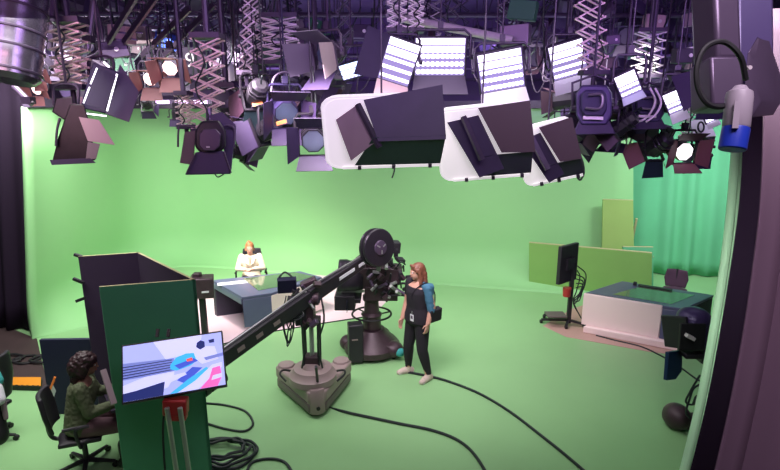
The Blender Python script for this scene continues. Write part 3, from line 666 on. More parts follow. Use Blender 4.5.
# ------------------------------------------------------------------ floor monitor on a wheeled stand
def floor_monitor():
    g = at(568, 326); root = thing('monitor_stand', (g.x, g.y, 0), 'wheeled black monitor stand trailing cables left of the bare desk', 'monitor stand')
    mb = MB(root); h = lambda px, py: dep(px, py, (g - V((0, 0, CAM_H))).length * 0 + g_z)
    g_z = g.y * cp + CAM_H * sp
    mb = MB(root); p = h(568, 322); q = h(569, 262); mb.bar(V((g.x, g.y, .06)), V((g.x, g.y, 1.2)), .07, .07); mb.build('column', 'black', root, bevel=.005)
    a = V((g.x, g.y, 0))
    for e in (at(541, 323), at(544, 318), at(566, 329), at(584, 328)):
        mb = MB(root); e = V((e.x, e.y, .07)); mb.bar(a + V((0, 0, .12)), e, .04); mb.build('leg', 'black', root)
        mb = MB(root); mb.cyl(V((e.x - .02, e.y, .035)), V((e.x + .02, e.y, .035)), .035, n=12); mb.build('caster', 'rubber', root)
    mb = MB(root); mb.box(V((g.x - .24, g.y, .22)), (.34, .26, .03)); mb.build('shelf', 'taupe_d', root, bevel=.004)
    # screen seen obliquely: faces left
    T = [h(553, 249), h(573, 245), h(572, 277), h(553, 283)]
    c = sum(T, V()) / 4
    mb = MB(root); X = V((.62, .78, 0)); c = V((g.x - .12, g.y - .06, 1.20))
    mb.M = mb.M @ Matrix.Translation(c) @ Matrix.Rotation(R(38), 4, 'Z'); mb.box((0, 0, 0), (.52, .07, .68)); mb.build('monitor', 'black', root, bevel=.01)
    mb = MB(root); mb.M = mb.M @ Matrix.Translation(c) @ Matrix.Rotation(R(38), 4, 'Z'); mb.box((0, .036, 0), (.46, .004, .62)); mb.build('screen_glass', 'navy', root)
    mb = MB(root); mb.M = mb.M @ Matrix.Translation(c) @ Matrix.Rotation(R(38), 4, 'Z'); mb.box((0, -.05, 0), (.2, .06, .2)); mb.build('rear_mount', 'blackm', root)
    mb = MB(root); mb.cyl(V((g.x - .10, g.y - .08, .60)), V((g.x - .10, g.y - .08, .76)), .065, .075, 14); mb.build('red_cup', 'red', root)
    r = random.Random(2)
    for i in range(6):
        mb = MB(root); x = g.x + .06; pts = [V((x, g.y - .05, 1.15 - .08 * i)), V((x + r.uniform(.05, .16), g.y - .06, 1.0 - .05 * i)), V((x + r.uniform(.0, .14), g.y - .06, .72 - .05 * i)), V((x - .02, g.y - .05, .5)), V((x + .1, g.y - .05, .25)), V((x + .25, g.y - .12, .02))][: 4 if i > 1 else 6]
        mb.tube(spline(pts, 5), .011, 5); mb.build('cable', 'cable', root)
floor_monitor()
# ------------------------------------------------------------------ small brown monitor beyond the booth
def side_camera():
    g = at(206, 343); gz = g.y * cp + CAM_H * sp
    root = thing('robotic_camera', (g.x, g.y, 0), 'small brown hooded camera on a post just behind the green booth', 'camera')
    mb = MB(root); mb.bar(V((g.x, g.y, .05)), V((g.x, g.y, .82)), .09, .09); mb.build('post', 'black', root, bevel=.006)
    mb = MB(root); mb.box((g.x, g.y, .03), (.4, .4, .05)); mb.build('base', 'black', root, bevel=.005)
    mb = MB(root); mb.box((g.x + .02, g.y, 1.0), (.36, .30, .34), (0, .05, .3)); mb.build('hood', 'brownm', root, bevel=.02)
    mb = MB(root); mb.box((g.x - .14, g.y - .02, .84), (.14, .2, .16), (0, 0, .3)); mb.build('body', 'black', root, bevel=.01)
    mb = MB(root); mb.box((g.x - .05, g.y, 1.2), (.12, .12, .06)); mb.build('top_knob', 'brownm', root, bevel=.01)
    mb = MB(root); mb.box((g.x + .12, g.y - .165, .96), (.11, .004, .03), (0, 0, .3)); mb.build('label_plate', 'paper', root)
    mb = MB(root); mb.cyl((g.x - .12, g.y - .1, .62), (g.x - .1, g.y - .1, .74), .04, n=10); mb.build('motor', 'blackm', root)
side_camera()
# ------------------------------------------------------------------ prompter camera at right foreground
def right_camera():
    g = at(709, 430); root = thing('prompter_camera', (g.x, g.y, 0), 'hooded purple black prompter camera in front of the bare desk', 'camera'); zc = 6.0
    D = lambda px, py, k=zc: dep(px, py, k)
    n = 12
    T = D(695, 330)
    mb = MB(root); mb.ell(D(694, 318), (.19, .17, .13), (0, .1, 0)); mb.box(D(694, 332), (.30, .26, .30), (R(-8), .05, .3)); remeshed(mb, 'prompter_hood', 'housing_d', root, .015, 3)
    mb = MB(root); mb.bar(D(674, 316), D(678, 348), .05, .3); mb.bar(D(712, 318), D(708, 345), .05, .3); mb.build('hood_side', 'black', root, bevel=.01)
    mb = MB(root); mb.box(D(692, 337, 5.80), (.30, .03, .30), (R(-10), .05, .1)); mb.build('face_panel', 'rubber', root, bevel=.01)
    mb = MB(root); mb.bar(D(686, 335, 5.72), D(694, 339, 5.72), .06, .035); mb.build('badge', 'alu', root)
    mb = MB(root); mb.plate([D(667, 352, 5.9), D(681, 350, 6.1), D(680, 371, 6.1), D(674, 379, 5.95), D(665, 380, 5.9)], .04); mb.build('flag', 'navy2', root, bevel=.004)
    mb = MB(root); mb.box(D(692, 353), (.24, .2, .06)); mb.box(D(703, 352), (.12, .2, .2)); mb.build('mount', 'black', root, bevel=.01)
    mb = MB(root); mb.bar(V((g.x + .08, g.y, .1)), V((g.x + .1, g.y, 1.25)), .12, .12); mb.build('post', 'black', root)
    mb = MB(root); c = at(677, 432); mb.ell((c.x + .03, c.y + .1, .15), (.16, .18, .16)); mb.bar(V((c.x, c.y + .05, .12)), V((g.x + .1, g.y, .12)), .2, .14); mb.build('base', 'brownm', root, bevel=.03)
    for pts in ([(700, 375), (690, 392), (686, 402), (694, 404), (703, 392)], [(704, 383), (694, 388), (690, 398), (686, 412), (690, 418)], [(706, 400), (697, 396), (693, 404)]):
        mb = MB(root); mb.tube(spline([D(*q, 5.9) for q in pts], 6), .012, 6); mb.build('cable', 'cable', root)
M['housing_d'] = mat('dark_purple_hood', (.07, .05, .14), .35, metal=.2)
M['navy2'] = mat('blue_black_flag', (.01, .03, .09), .35)

# ------------------------------------------------------------------ floor cables
def cable(name, pts, r, label, closed=False):
    o = thing(name, at(*pts[0]), label, 'cable'); mb = MB(o)
    mb.tube(spline([at(*p) + V((0, 0, r)) for p in pts], 6), r, 7); mb.build('sheath', 'cable', o); return o
cable('floor_cable', [(316, 368, .8), (318, 385, .4), (322, 405, 0), (345, 413), (372, 419), (400, 425), (430, 431), (455, 440), (472, 453), (486, 474), (492, 490)], .018, 'black cable running from the crane base to the bottom edge')
cable('floor_cable', [(400, 372), (428, 377), (450, 383), (480, 395), (510, 413), (540, 436), (565, 456), (590, 478), (600, 490)], .018, 'black cable running from behind the standing woman to the bottom edge')
cable('floor_cable', [(596, 336), (615, 341), (640, 347), (660, 356), (680, 368), (700, 382), (730, 396)], .013, 'thin black cable trailing past the front of the bare desk')
cable('floor_cable', [(205, 404), (225, 406), (245, 412), (253, 424), (245, 432), (226, 430), (205, 424)], .014, 'single black cable loop right of the green booth')
cable('floor_cable', [(246, 476), (252, 464), (268, 460), (284, 463), (294, 476)], .016, 'black cable arch at the bottom edge left of the crane base')
def coil():
    c = at(222, 456); o = thing('cable_coil', c, 'heap of coiled black cable beside the green booth foot', 'cable'); r = random.Random(5)
    for i in range(5):
        mb = MB(); rx = .20 + .035 * i; pts = [(rx * math.cos(a) * 1.15 + r.uniform(-.03, .03), rx * .8 * math.sin(a) + r.uniform(-.03, .03), .02 + .03 * (4 - i) * .6 + r.uniform(0, .015)) for a in [k * math.pi / 7 for k in range(14)]]
        mb.tube(spline(pts + [pts[0]], 4), .017, 6); mb.build('loop', 'cable', o)
coil()
def tangle():
    c = at(18, 361); o = thing('cable_coil', c + V((0, 0, .006)), 'tangle of black cable on the dark side floor above the orange ramp', 'cable'); r = random.Random(8)
    for i in range(4):
        mb = MB(); cx = (i - 1.5) * .28; pts = [(cx + .2 * math.cos(a) + r.uniform(-.03, .03), .14 * math.sin(a), .02 + .02 * (i % 2)) for a in [k * math.pi / 6 for k in range(12)]]
        mb.tube(spline(pts + [pts[0]], 4), .02, 6); mb.build('loop', 'rubber', o)
tangle()
right_camera()
# ------------------------------------------------------------------ people
def cap(mb, p0, r0, p1, r1, n=14):
    p0 = V(p0); p1 = V(p1); mb.tube([p0, p1], [r0, r1], n); mb.ell(p0, r0, n=n, m=8); mb.ell(p1, r1, n=n, m=8)
def loft(mb, rings, n=20):      # rings: (centre, x axis, y axis, rx, ry)
    vs = []; fs = []
    for c, x, y, rx, ry in rings:
        for k in range(n):
            a = 2 * math.pi * k / n; ca, sa = math.cos(a), math.sin(a)
            ca = math.copysign(abs(ca) ** .85, ca); sa = math.copysign(abs(sa) ** .85, sa)
            vs.append(V(c) + x * ca * rx + y * sa * ry)
    for i in range(len(rings) - 1):
        for k in range(n): fs.append((i * n + k, i * n + (k + 1) % n, (i + 1) * n + (k + 1) % n, (i + 1) * n + k))
    fs.append(tuple(range(n - 1, -1, -1))); fs.append(tuple(range((len(rings) - 1) * n, len(rings) * n)))
    mb.add(vs, fs)
def torso(mb, J, g=0.0, lo=0, hi=9, k=1.0):
    k = k * J.get('k', 1.0)
    pe, wa, ch, nb = V(J['pelvis']), V(J['waist']), V(J['chest']), V(J['neck'])
    xs = (V(J['sh_l']) - V(J['sh_r'])).normalized(); xh = (V(J['hip_l']) - V(J['hip_r'])).normalized()
    up = (ch - pe).normalized(); fy = lambda x: up.cross(x).normalized()
    S = [(pe - up * .10, xh, .10, .08), (pe - up * .04, xh, .18, .125), (pe + up * .05, xh, .175, .12), (wa, (xs + xh).normalized(), .145, .102), (ch - up * .05, xs, .145, .115), (ch + up * .04, xs, .155, .112), (ch + up * .11, xs, .15, .085), (nb - up * .015, xs, .07, .055)]
    S = S[lo:hi]
    loft(mb, [(c, x, fy(x), rx * k + g, ry * k + g) for c, x, rx, ry in S])
def hand(mb, wr, d, nrm, thumb, curl=.5, s=1.0):
    d = V(d).normalized(); nrm = (V(nrm) - d * V(nrm).dot(d)).normalized(); side = d.cross(nrm).normalized()
    if side.dot(V(thumb)) < 0: side = -side
    wr = V(wr)
    for t in (-.028, -.010, .010, .028): cap(mb, wr + side * t * .6 * s, .015 * s, wr + d * .085 * s + side * t * s, .012 * s, 8)
    for t, L in ((-.030, .058), (-.010, .072), (.010, .078), (.030, .068)):
        p = wr + d * .088 * s + side * t * s; dd = d
        for j, f in enumerate((.45, .32, .23)):
            a = curl * (.5 + .35 * j); dd = (d * math.cos(a * (j + 1) * .6) + nrm * math.sin(a * (j + 1) * .6)).normalized()
            q = p + dd * L * f * s; cap(mb, p, (.0098 - .001 * j) * s, q, (.0088 - .001 * j) * s, 8); p = q
    p = wr + d * .022 * s + side * .030 * s; q = p + (d * .6 + side * .75 + nrm * .25).normalized() * .038 * s; r2 = q + (d * .95 + side * .2 + nrm * .3).normalized() * .032 * s
    cap(mb, p, .013 * s, q, .0105 * s, 8); cap(mb, q, .0105 * s, r2, .009 * s, 8)
def head(mb, J, s=1.0):
    c = V(J['head']); f = V(J['face']).normalized(); u = V(J.get('hup', (0, 0, 1))); x = f.cross(u).normalized(); u = x.cross(f).normalized()
    H = Matrix(((x.x, f.x, u.x, c.x), (x.y, f.y, u.y, c.y), (x.z, f.z, u.z, c.z), (0, 0, 0, 1))) @ Matrix.Scale(s, 4)
    def e(p, r, rot=(0, 0, 0)):
        M0 = mb.M; mb.M = M0 @ H; mb.ell(p, r, rot); mb.M = M0
    e((0, -.01, .02), (.076, .096, .095)); e((0, .02, -.035), (.060, .072, .075)); e((0, .055, -.085), (.026, .026, .022))
    e((0, .094, -.018), (.012, .022, .017)); e((0, .088, .008), (.008, .014, .028)); e((0, .085, -.052), (.024, .012, .012))
    e((.030, .076, .028), (.024, .012, .009)); e((-.030, .076, .028), (.024, .012, .009))
    for sx in (-1, 1): e((sx * .077, -.005, -.005), (.010, .020, .032), (0, 0, sx * .3))
    cap(mb, V(J['neck']), .052, c + u * -.06 - f * .02, .050)
    return H
def face_parts(root, H, MBr):
    for sx in (-1, 1):
        m = MB(root); m.M = m.M @ H; m.ell((sx * .031, .080, .010), (.013, .008, .008)); ey = m.build('eye', 'eye_w', root)
        m = MB(root); m.M = m.M @ H; m.ell((sx * .031, .087, .010), (.006, .004, .006)); m.build('iris', 'eye', ey)
    m = MB(root); m.M = m.M @ H; m.ell((0, .093, -.052), (.022, .007, .007)); m.build('mouth', 'lip', root)
LIMB = dict(sh=.056, el=.044, wr=.029, hip=.098, kn=.060, an=.030)
def arms(mb, J, g=0, sides='lr', to='wr', L=LIMB):
    g = g + .05 * (J.get('k', 1) - 1)
    for s in sides:
        cap(mb, J['sh_' + s], L['sh'] + g, J['el_' + s], L['el'] + g)
        if to == 'wr': cap(mb, J['el_' + s], L['el'] + g, J['wr_' + s], L['wr'] + g)
def legs(mb, J, g=0, sides='lr', t0=0, L=LIMB):
    g = g + .09 * (J.get('k', 1) - 1)
    for s in sides:
        h, k, a = V(J['hip_' + s]), V(J['kn_' + s]), V(J['an_' + s])
        cap(mb, h, L['hip'] + g, k, L['kn'] + g)
        c = k.lerp(a, .3); cap(mb, k, L['kn'] + g, c, L['kn'] - .002 + g); cap(mb, c, L['kn'] - .002 + g, a, L['an'] + g)
def foot(mb, an, d, g=0):
    an = V(an); d = V(d).normalized(); b = V((an.x, an.y, an.z - .045))
    cap(mb, b - d * .045, .034 + g, b + d * .08, .036 + g); cap(mb, b + d * .08 - V((0, 0, .006)), .034 + g, b + d * .15 - V((0, 0, .012)), .024 + g); cap(mb, an, .036 + g, b - d * .01, .036 + g)
def figure(root, J, skin, voxel=.008):
    mb = MB(root); torso(mb, J); arms(mb, J); legs(mb, J); H = head(mb, J)
    for s in 'lr':
        d = J.get('hd_' + s, V(J['wr_' + s]) - V(J['el_' + s])); hand(mb, V(J['wr_' + s]) + V(d).normalized() * .01, d, J['hn_' + s], J['ht_' + s], J.get('curl', .55)); foot(mb, J['an_' + s], J['toe_' + s])
    o = remeshed(mb, 'body', skin, root, voxel, 2); face_parts(root, H, mb); return H
def world_J(J, T):
    out = {}
    for k, v in J.items():
        if k in ('face', 'hup') or k[:3] in ('hn_', 'ht_', 'hd_', 'toe'): out[k] = (T.to_3x3() @ V(v))
        elif isinstance(v, (tuple, Vector)): out[k] = T @ V(v)
        else: out[k] = v
    return out
def rough(o, amp, seed=1):
    q = random.Random(seed); from mathutils import noise
    for v in o.data.vertices: v.co += v.normal * amp * (noise.noise(v.co * 38) + .6 * noise.noise(v.co * 90))
# -- standing woman (figure faces local -Y; her left is +X)
def standing():
    g = at(417, 377); g.z = 0
    root = thing('person', g, 'woman in black with a blue denim sleeve standing beside the pedestal camera', 'person', rot=(0, 0, R(-50)))
    J = dict(pelvis=(0, .0, .93), waist=(.0, .0, 1.10), chest=(0, .0, 1.29), k=1.12, neck=(0, .012, 1.475), head=(0, -.025, 1.615), face=(-.35, -1, -.12), hup=(0, 0, 1),
             sh_l=(.175, .01, 1.415), sh_r=(-.175, .01, 1.415), el_l=(.235, .05, 1.14), el_r=(-.22, .0, 1.13), wr_l=(.235, -.02, .92), wr_r=(-.215, -.10, .89),
             hn_l=(-1, 0, 0), hn_r=(1, 0, 0), ht_l=(0, -1, 0), ht_r=(0, -1, 0), hip_l=(.088, 0, .88), hip_r=(-.088, 0, .88), kn_l=(.135, -.03, .48), kn_r=(-.135, -.05, .48), an_l=(.17, .06, .085), an_r=(-.19, .0, .085),
             toe_l=(.15, -1, 0), toe_r=(-.35, -1, 0))
    T = root.matrix_basis; J = world_J(J, T)
    H = figure(root, J, 'skin', .008)
    mb = MB(root); torso(mb, J, .014, 0, 7); arms(mb, {k: (V(J['sh_' + k[-1]]).lerp(V(J['el_' + k[-1]]), .55) if k[:2] == 'el' else v) for k, v in J.items()}, .014, sides='r', to='el'); remeshed(mb, 'black_top', 'knit', root, .010, 3)
    mb = MB(root)
    for s in 'lr':
        J2 = dict(J); J2['an_' + s] = V(J['an_' + s]) + V((0, 0, .03)); legs(mb, J2, .008, s)
    torso(mb, J, .008, 0, 3); remeshed(mb, 'leggings', 'knit', root, .010, 2)
    mb = MB(root); q = dict(J); q['el_l'] = J['el_l'] + (J['wr_l'] - J['el_l']) * .18
    cap(mb, J['sh_l'] - V((0, 0, .005)), .070, q['el_l'], .056)
    d = (J['sh_r'] - J['sh_l']).normalized(); bk = T.to_3x3() @ V((0, 1, 0))
    cap(mb, J['sh_l'] + bk * .05, .062, J['sh_l'] + d * .14 + bk * .09 - V((0, 0, .05)), .05); cap(mb, J['sh_l'] + bk * .05 + V((0, 0, -.02)), .06, J['sh_l'] + d * .06 + bk * .09 - V((0, 0, .34)), .05)
    cap(mb, J['sh_l'] + V((0, 0, .0)), .070, J['sh_l'] + d * .08 + V((0, 0, .01)), .058)
    cap(mb, J['sh_l'] + d * .12 + bk * .08 - V((0, 0, .05)), .05, J['sh_l'] + d * .22 + bk * .10 - V((0, 0, .36)), .05)
    rough(remeshed(mb, 'denim_jacket', 'denim', root, .012, 4), .006)
    # hair, long, over shoulders
    mb = MB(root); mb.M = mb.M @ H
    mb.ell((0, -.022, .042), (.088, .104, .090)); mb.ell((0, -.065, -.01), (.085, .07, .11))
    for sx in (-1, 1):
        cap(mb, (sx * .065, .0, .04), .030, (sx * .082, -.015, -.09), .030, 10); cap(mb, (sx * .082, -.015, -.09), .032, (sx * .105, .01, -.25), .026, 10)
        cap(mb, (sx * .04, -.085, -.03), .045, (sx * .06, -.085, -.27), .038, 10); cap(mb, (sx * .035, .06, .098), .022, (sx * .072, .035, .02), .018, 8)
    cap(mb, (0, -.085, -.03), .05, (0, -.09, -.31), .035, 10)
    rough(remeshed(mb, 'hair', 'hair_a', root, .009, 3), .006)
    for s in 'lr':
        mb = MB(root); foot(mb, J['an_' + s] - V((0, 0, .002)), J['toe_' + s], .016); sh = remeshed(mb, 'shoe', 'shoe', root, .009, 2)
        mb = MB(root); a = V((J['an_' + s].x, J['an_' + s].y, .014)); t = J['toe_' + s].normalized(); mb.bar(a - t * .075, a + t * .165, .08, .026); mb.build('sole', 'sole', sh, bevel=.01)
    b0 = J['hip_l'] + (T.to_3x3() @ V((.14, .10, .14)))
    bg = thing('handbag', b0, 'small black bag hanging at the hip of the standing woman', 'bag')
    mb = MB(bg); mb.box(b0, (.10, .22, .19), (0, .1, R(-50))); remeshed(mb, 'pouch', 'knit', bg, .012, 4)
    mb = MB(bg); mb.tube(spline([b0 + V((0, 0, .09)), J['sh_l'] + bk * .14 + V((0, 0, -.1)), J['sh_l'] + V((-.02, 0, .075)), J['chest'] + (T.to_3x3() @ V((.02, -.15, .0))), b0 + (T.to_3x3() @ V((-.08, -.10, .08)))], 6), .009, 6); mb.build('strap', 'knit', bg)
    ps = J['pelvis'] + (T.to_3x3() @ V((.045, -.155, .05)))
    pa = thing('pass_card', ps, 'pale pass card hanging at the waist of the standing woman', 'pass')
    mb = MB(pa); mb.box(ps, (.07, .006, .10), (0, 0, R(-50))); mb.build('card', 'paper', pa, bevel=.002)
    mb = MB(pa); mb.box(ps + V((0, 0, .008)) + (T.to_3x3() @ V((0, -.004, 0))), (.04, .003, .045), (0, 0, R(-50))); mb.build('photo', 'housing', pa)
    mb = MB(pa); mb.tube([ps + V((0, 0, .05)), ps + V((0, 0, .10))], .004, 6); mb.build('clip', 'steel', pa)
standing()
# -- presenter
def presenter():
    c = V((-2.78, 10.17, 0)); root = thing('person', c, 'seated presenter in a cream blazer behind the slate desk', 'person', rot=(0, 0, R(8)))
    J = dict(pelvis=(0, .02, .53), waist=(0, .03, .69), chest=(0, .0, .86), neck=(0, .0, 1.03), head=(0, -.03, 1.155), face=(.1, -1, -.2), hup=(0, 0, 1),
             sh_l=(.17, 0, .975), sh_r=(-.17, 0, .975), el_l=(.245, -.08, .755), el_r=(-.245, -.08, .755), wr_l=(.09, -.27, .80), wr_r=(-.08, -.27, .79),
             hn_l=(0, .4, -1), hn_r=(0, .4, -1), ht_l=(0, 0, 1), ht_r=(0, 0, 1), hip_l=(.09, 0, .52), hip_r=(-.09, 0, .52), kn_l=(.11, -.42, .50), kn_r=(-.11, -.42, .50), an_l=(.11, -.42, .085), an_r=(-.11, -.40, .085), toe_l=(0, -1, 0), toe_r=(0, -1, 0), curl=.8)
    T = root.matrix_basis; J = world_J(J, T); H = figure(root, J, 'skin', .009)
    mb = MB(root); torso(mb, J, .016, 0, 8, 1.0); arms(mb, J, .010)
    # open collar: keep the neckline clear
    o = remeshed(mb, 'blazer', 'cream', root, .010, 3)
    for sx in (-1, 1):
        mb = MB(root); tr = T.to_3x3(); ch = J['chest']
        q = [ch + tr @ V((sx * .065, -.085, .15)), ch + tr @ V((sx * .012, -.155, -.03)), ch + tr @ V((sx * .075, -.155, .02)), ch + tr @ V((sx * .115, -.105, .12))]
        mb.plate(q, .014); mb.build('lapel', 'cream', root, bevel=.004)
    mb = MB(root); ch = J['chest']; tr = T.to_3x3(); mb.plate([ch + tr @ V((-.04, -.115, .14)), ch + tr @ V((.04, -.115, .14)), ch + tr @ V((0, -.152, -.01))], .012); mb.build('neckline', 'skin', root)
    mb = MB(root); legs(mb, J, .012); remeshed(mb, 'trousers', 'knit', root, .014, 2)
    mb = MB(root); mb.M = mb.M @ H; mb.ell((0, -.022, .042), (.084, .100, .084)); mb.ell((0, -.05, -.0), (.080, .065, .085)); mb.ell((.01, -.03, .125), (.035, .035, .028))
    for sx in (-1, 1): cap(mb, (sx * .066, .0, .04), .022, (sx * .078, -.01, -.05), .018, 10); rough(remeshed(mb, 'hair', 'hair_b', root, .009, 2), .007)
    for s in 'lr':
        mb = MB(root); foot(mb, J['an_' + s], J['toe_' + s], .008); remeshed(mb, 'shoe', 'black', root, .012, 2)
presenter()
office_chair((-2.80, 10.24, 0), R(188), 'black office chair under the cream blazered presenter', 'black', z_seat=.43, bh=.50)
# -- seated crew member at the booth
def seated():
    c = V((-3.28, 5.08, 0)); root = thing('person', c, 'dark haired person in a khaki jacket seated in the booth opening', 'person', rot=(0, 0, R(112)))
    J = dict(pelvis=(0, .04, .55), waist=(0, .03, .72), chest=(0, -.02, .90), neck=(0, -.05, 1.075), head=(0, -.10, 1.205), face=(-.05, -1, -.22), hup=(0, 0, 1),
             sh_l=(.175, -.03, 1.015), sh_r=(-.175, -.03, 1.015), el_l=(.22, -.12, .77), el_r=(-.23, -.10, .76), wr_l=(.16, -.36, .80), wr_r=(-.15, -.35, .78),
             hn_l=(0, 0, -1), hn_r=(0, 0, -1), ht_l=(-1, 0, 0), ht_r=(1, 0, 0), hip_l=(.09, 0, .53), hip_r=(-.09, 0, .53), kn_l=(.13, -.45, .52), kn_r=(-.14, -.45, .50), an_l=(.13, -.42, .09), an_r=(-.12, -.36, .09), toe_l=(0, -1, 0), toe_r=(-.1, -1, 0))
    T = root.matrix_basis; J = world_J(J, T); H = figure(root, J, 'skin_d', .009)
    mb = MB(root); torso(mb, J, .026, 0, 7); arms(mb, J, .018); rough(remeshed(mb, 'khaki_jacket', 'olive_c', root, .011, 3), .008)
    mb = MB(root); legs(mb, {k: (v.lerp(J['kn_' + k[-1]], .2) if k[:2] == 'an' else v) for k, v in J.items()}, .014); torso(mb, J, .014, 0, 3); remeshed(mb, 'trousers', 'jeans', root, .012, 2)
    mb = MB(root); mb.M = mb.M @ H; mb.ell((0, -.03, .04), (.105, .118, .10)); mb.ell((0, -.09, -.03), (.11, .09, .13)); mb.ell((0, -.08, -.14), (.09, .06, .09))
    for sx in (-1, 1): mb.ell((sx * .085, -.02, -.04), (.035, .05, .10))
    rough(remeshed(mb, 'hair', 'hair_d', root, .010, 2), .015)
    for s in 'lr':
        mb = MB(root); foot(mb, J['an_' + s], J['toe_' + s], .012); cap(mb, J['an_' + s], .055, J['an_' + s] + V((0, 0, .18)), .062); remeshed(mb, 'boot', 'black', root, .012, 2)
seated()
office_chair((-3.31, 5.07, 0), R(112 + 180), 'black swivel chair under the person in khaki', 'black', z_seat=.43, bh=.42)
# white sheet pinned to the end of the navy flat
w = thing('paper_bag', dep(50, 400, 6.3), 'crumpled white paper hung on the navy flat behind the seated person', 'paper')
mb = MB(w)
for a in (([43, 397], [53, 385], [56, 391], [50, 408]), ([43, 397], [50, 408], [56, 414], [55, 402])): mb.plate([dep(p[0], p[1], 6.25 + .03 * i) for i, p in enumerate(a)], .012)
mb.build('sheet', 'paper', w)
mb = MB(w); mb.bar(dep(50, 390, 6.2), dep(55, 377, 6.2), .02); mb.build('tape', 'orange', w)
# chair with clothes at the far left edge
lc = at(-13, 447); office_chair((lc.x - .05, lc.y + .1, 0), R(80), 'chair just entering the left edge of the frame', 'black', z_seat=.45)
dc = thing('draped_coat', dep(0, 400, 5.4), 'dark coat with teal and white cloth draped at the left edge', 'coat')
mb = MB(dc); k5 = 5.35
cap(mb, dep(-6, 405, k5), .07, dep(-2, 436, k5), .10); cap(mb, dep(-14, 405, k5), .08, dep(-12, 436, k5), .11); remeshed(mb, 'coat', 'rubber', dc, .02, 3)
mb = MB(dc); cap(mb, dep(-5, 374, k5), .05, dep(-3, 381, k5), .06); remeshed(mb, 'teal_scarf', 'teal', dc, .015, 3)
mb = MB(dc); cap(mb, dep(-4, 388, k5 - .03), .06, dep(-1, 400, k5 - .05), .06); remeshed(mb, 'white_cloth', 'paper', dc, .015, 3)
mb = MB(dc); cap(mb, dep(2, 396, k5), .03, dep(6, 418, k5), .025); remeshed(mb, 'lining', 'door_tan', dc, .012, 3)
M['foil'] = mat('crumpled_black_foil', (.018, .012, .018), .35, metal=.4, noise=.5, nscale=14, bump=.6)
M['door_black2'] = mat('barn_door_violet_black', (.03, .02, .08), .5)
M['door_red'] = mat('barn_door_reddish', (.22, .08, .09), .5)
M['door_tan2'] = mat('barn_door_dull_taupe', (.12, .08, .09), .6)
M['lens_blue'] = mat('lamp_lens_blue', (.22, .26, .36), .3)
M['lit_lens'] = mat('lit_lens', (.9, .85, .9), .4, emit=(1, .9, .93), es=2.0)
M['violet'] = mat('violet_tube', (.8, .6, 1), .4, emit=(.8, .5, 1.0), es=2.0)
M['alu_d'] = mat('dim_aluminium', (.30, .24, .32), .4, metal=.6)
M['blue_dim'] = mat('blue_case', (.02, .05, .3), .5)
M['green_dim'] = mat('green_case', (.04, .16, .09), .5)
# ------------------------------------------------------------------ lighting rig
def HM(yaw, pitch, roll=0): return Matrix.Rotation(yaw, 4, 'Z') @ Matrix.Rotation(pitch, 4, 'X') @ Matrix.Rotation(roll, 4, 'Y')
def yoke(root, w, s, drop, yaw, mt='rig'):
    M0 = Matrix.Rotation(yaw, 4, 'Z'); h = .30 * s
    mb = MB(M0=M0); mb.tube([(-w, 0, 0), (-w, 0, h * .8), (-w * .8, 0, h), (w * .8, 0, h), (w, 0, h * .8), (w, 0, 0)], .012 * s + .004, 6); mb.build('yoke', mt, root)
    for sx in (-1, 1):
        mb = MB(M0=M0); mb.cyl((sx * w, 0, 0), (sx * (w + .03), 0, 0), .028 * s, n=10); mb.build('knob', mt, root)
    top = max(h + .15, 6.18 - root.matrix_basis.translation.z)
    mb = MB(M0=M0); mb.cyl((0, 0, h), (0, 0, top), .010, n=6); mb.box((0, 0, h + .05), (.06, .06, .08)); mb.build('spigot', mt, root)
def door(H, k, yf, half, L, ang, flare=1.25, th=.006):
    """barn door k (0 top,1 right,2 bottom,3 left) hinged on a square of half width half at y=yf"""
    M1 = H @ Matrix.Rotation(-k * math.pi / 2, 4, 'Y'); a = R(ang); mb = MB(M0=M1); w0 = half * .98; w1 = half * flare
    z0 = half; y1 = yf + L * math.cos(a); z1 = z0 + L * math.sin(a)
    mb.plate([(-w0, yf, z0), (w0, yf, z0), (w1, y1, z1), (-w1, y1, z1)], th)
    mb.cyl((-w0 * .8, yf, z0), (w0 * .8, yf, z0), .008, n=6)
    return mb
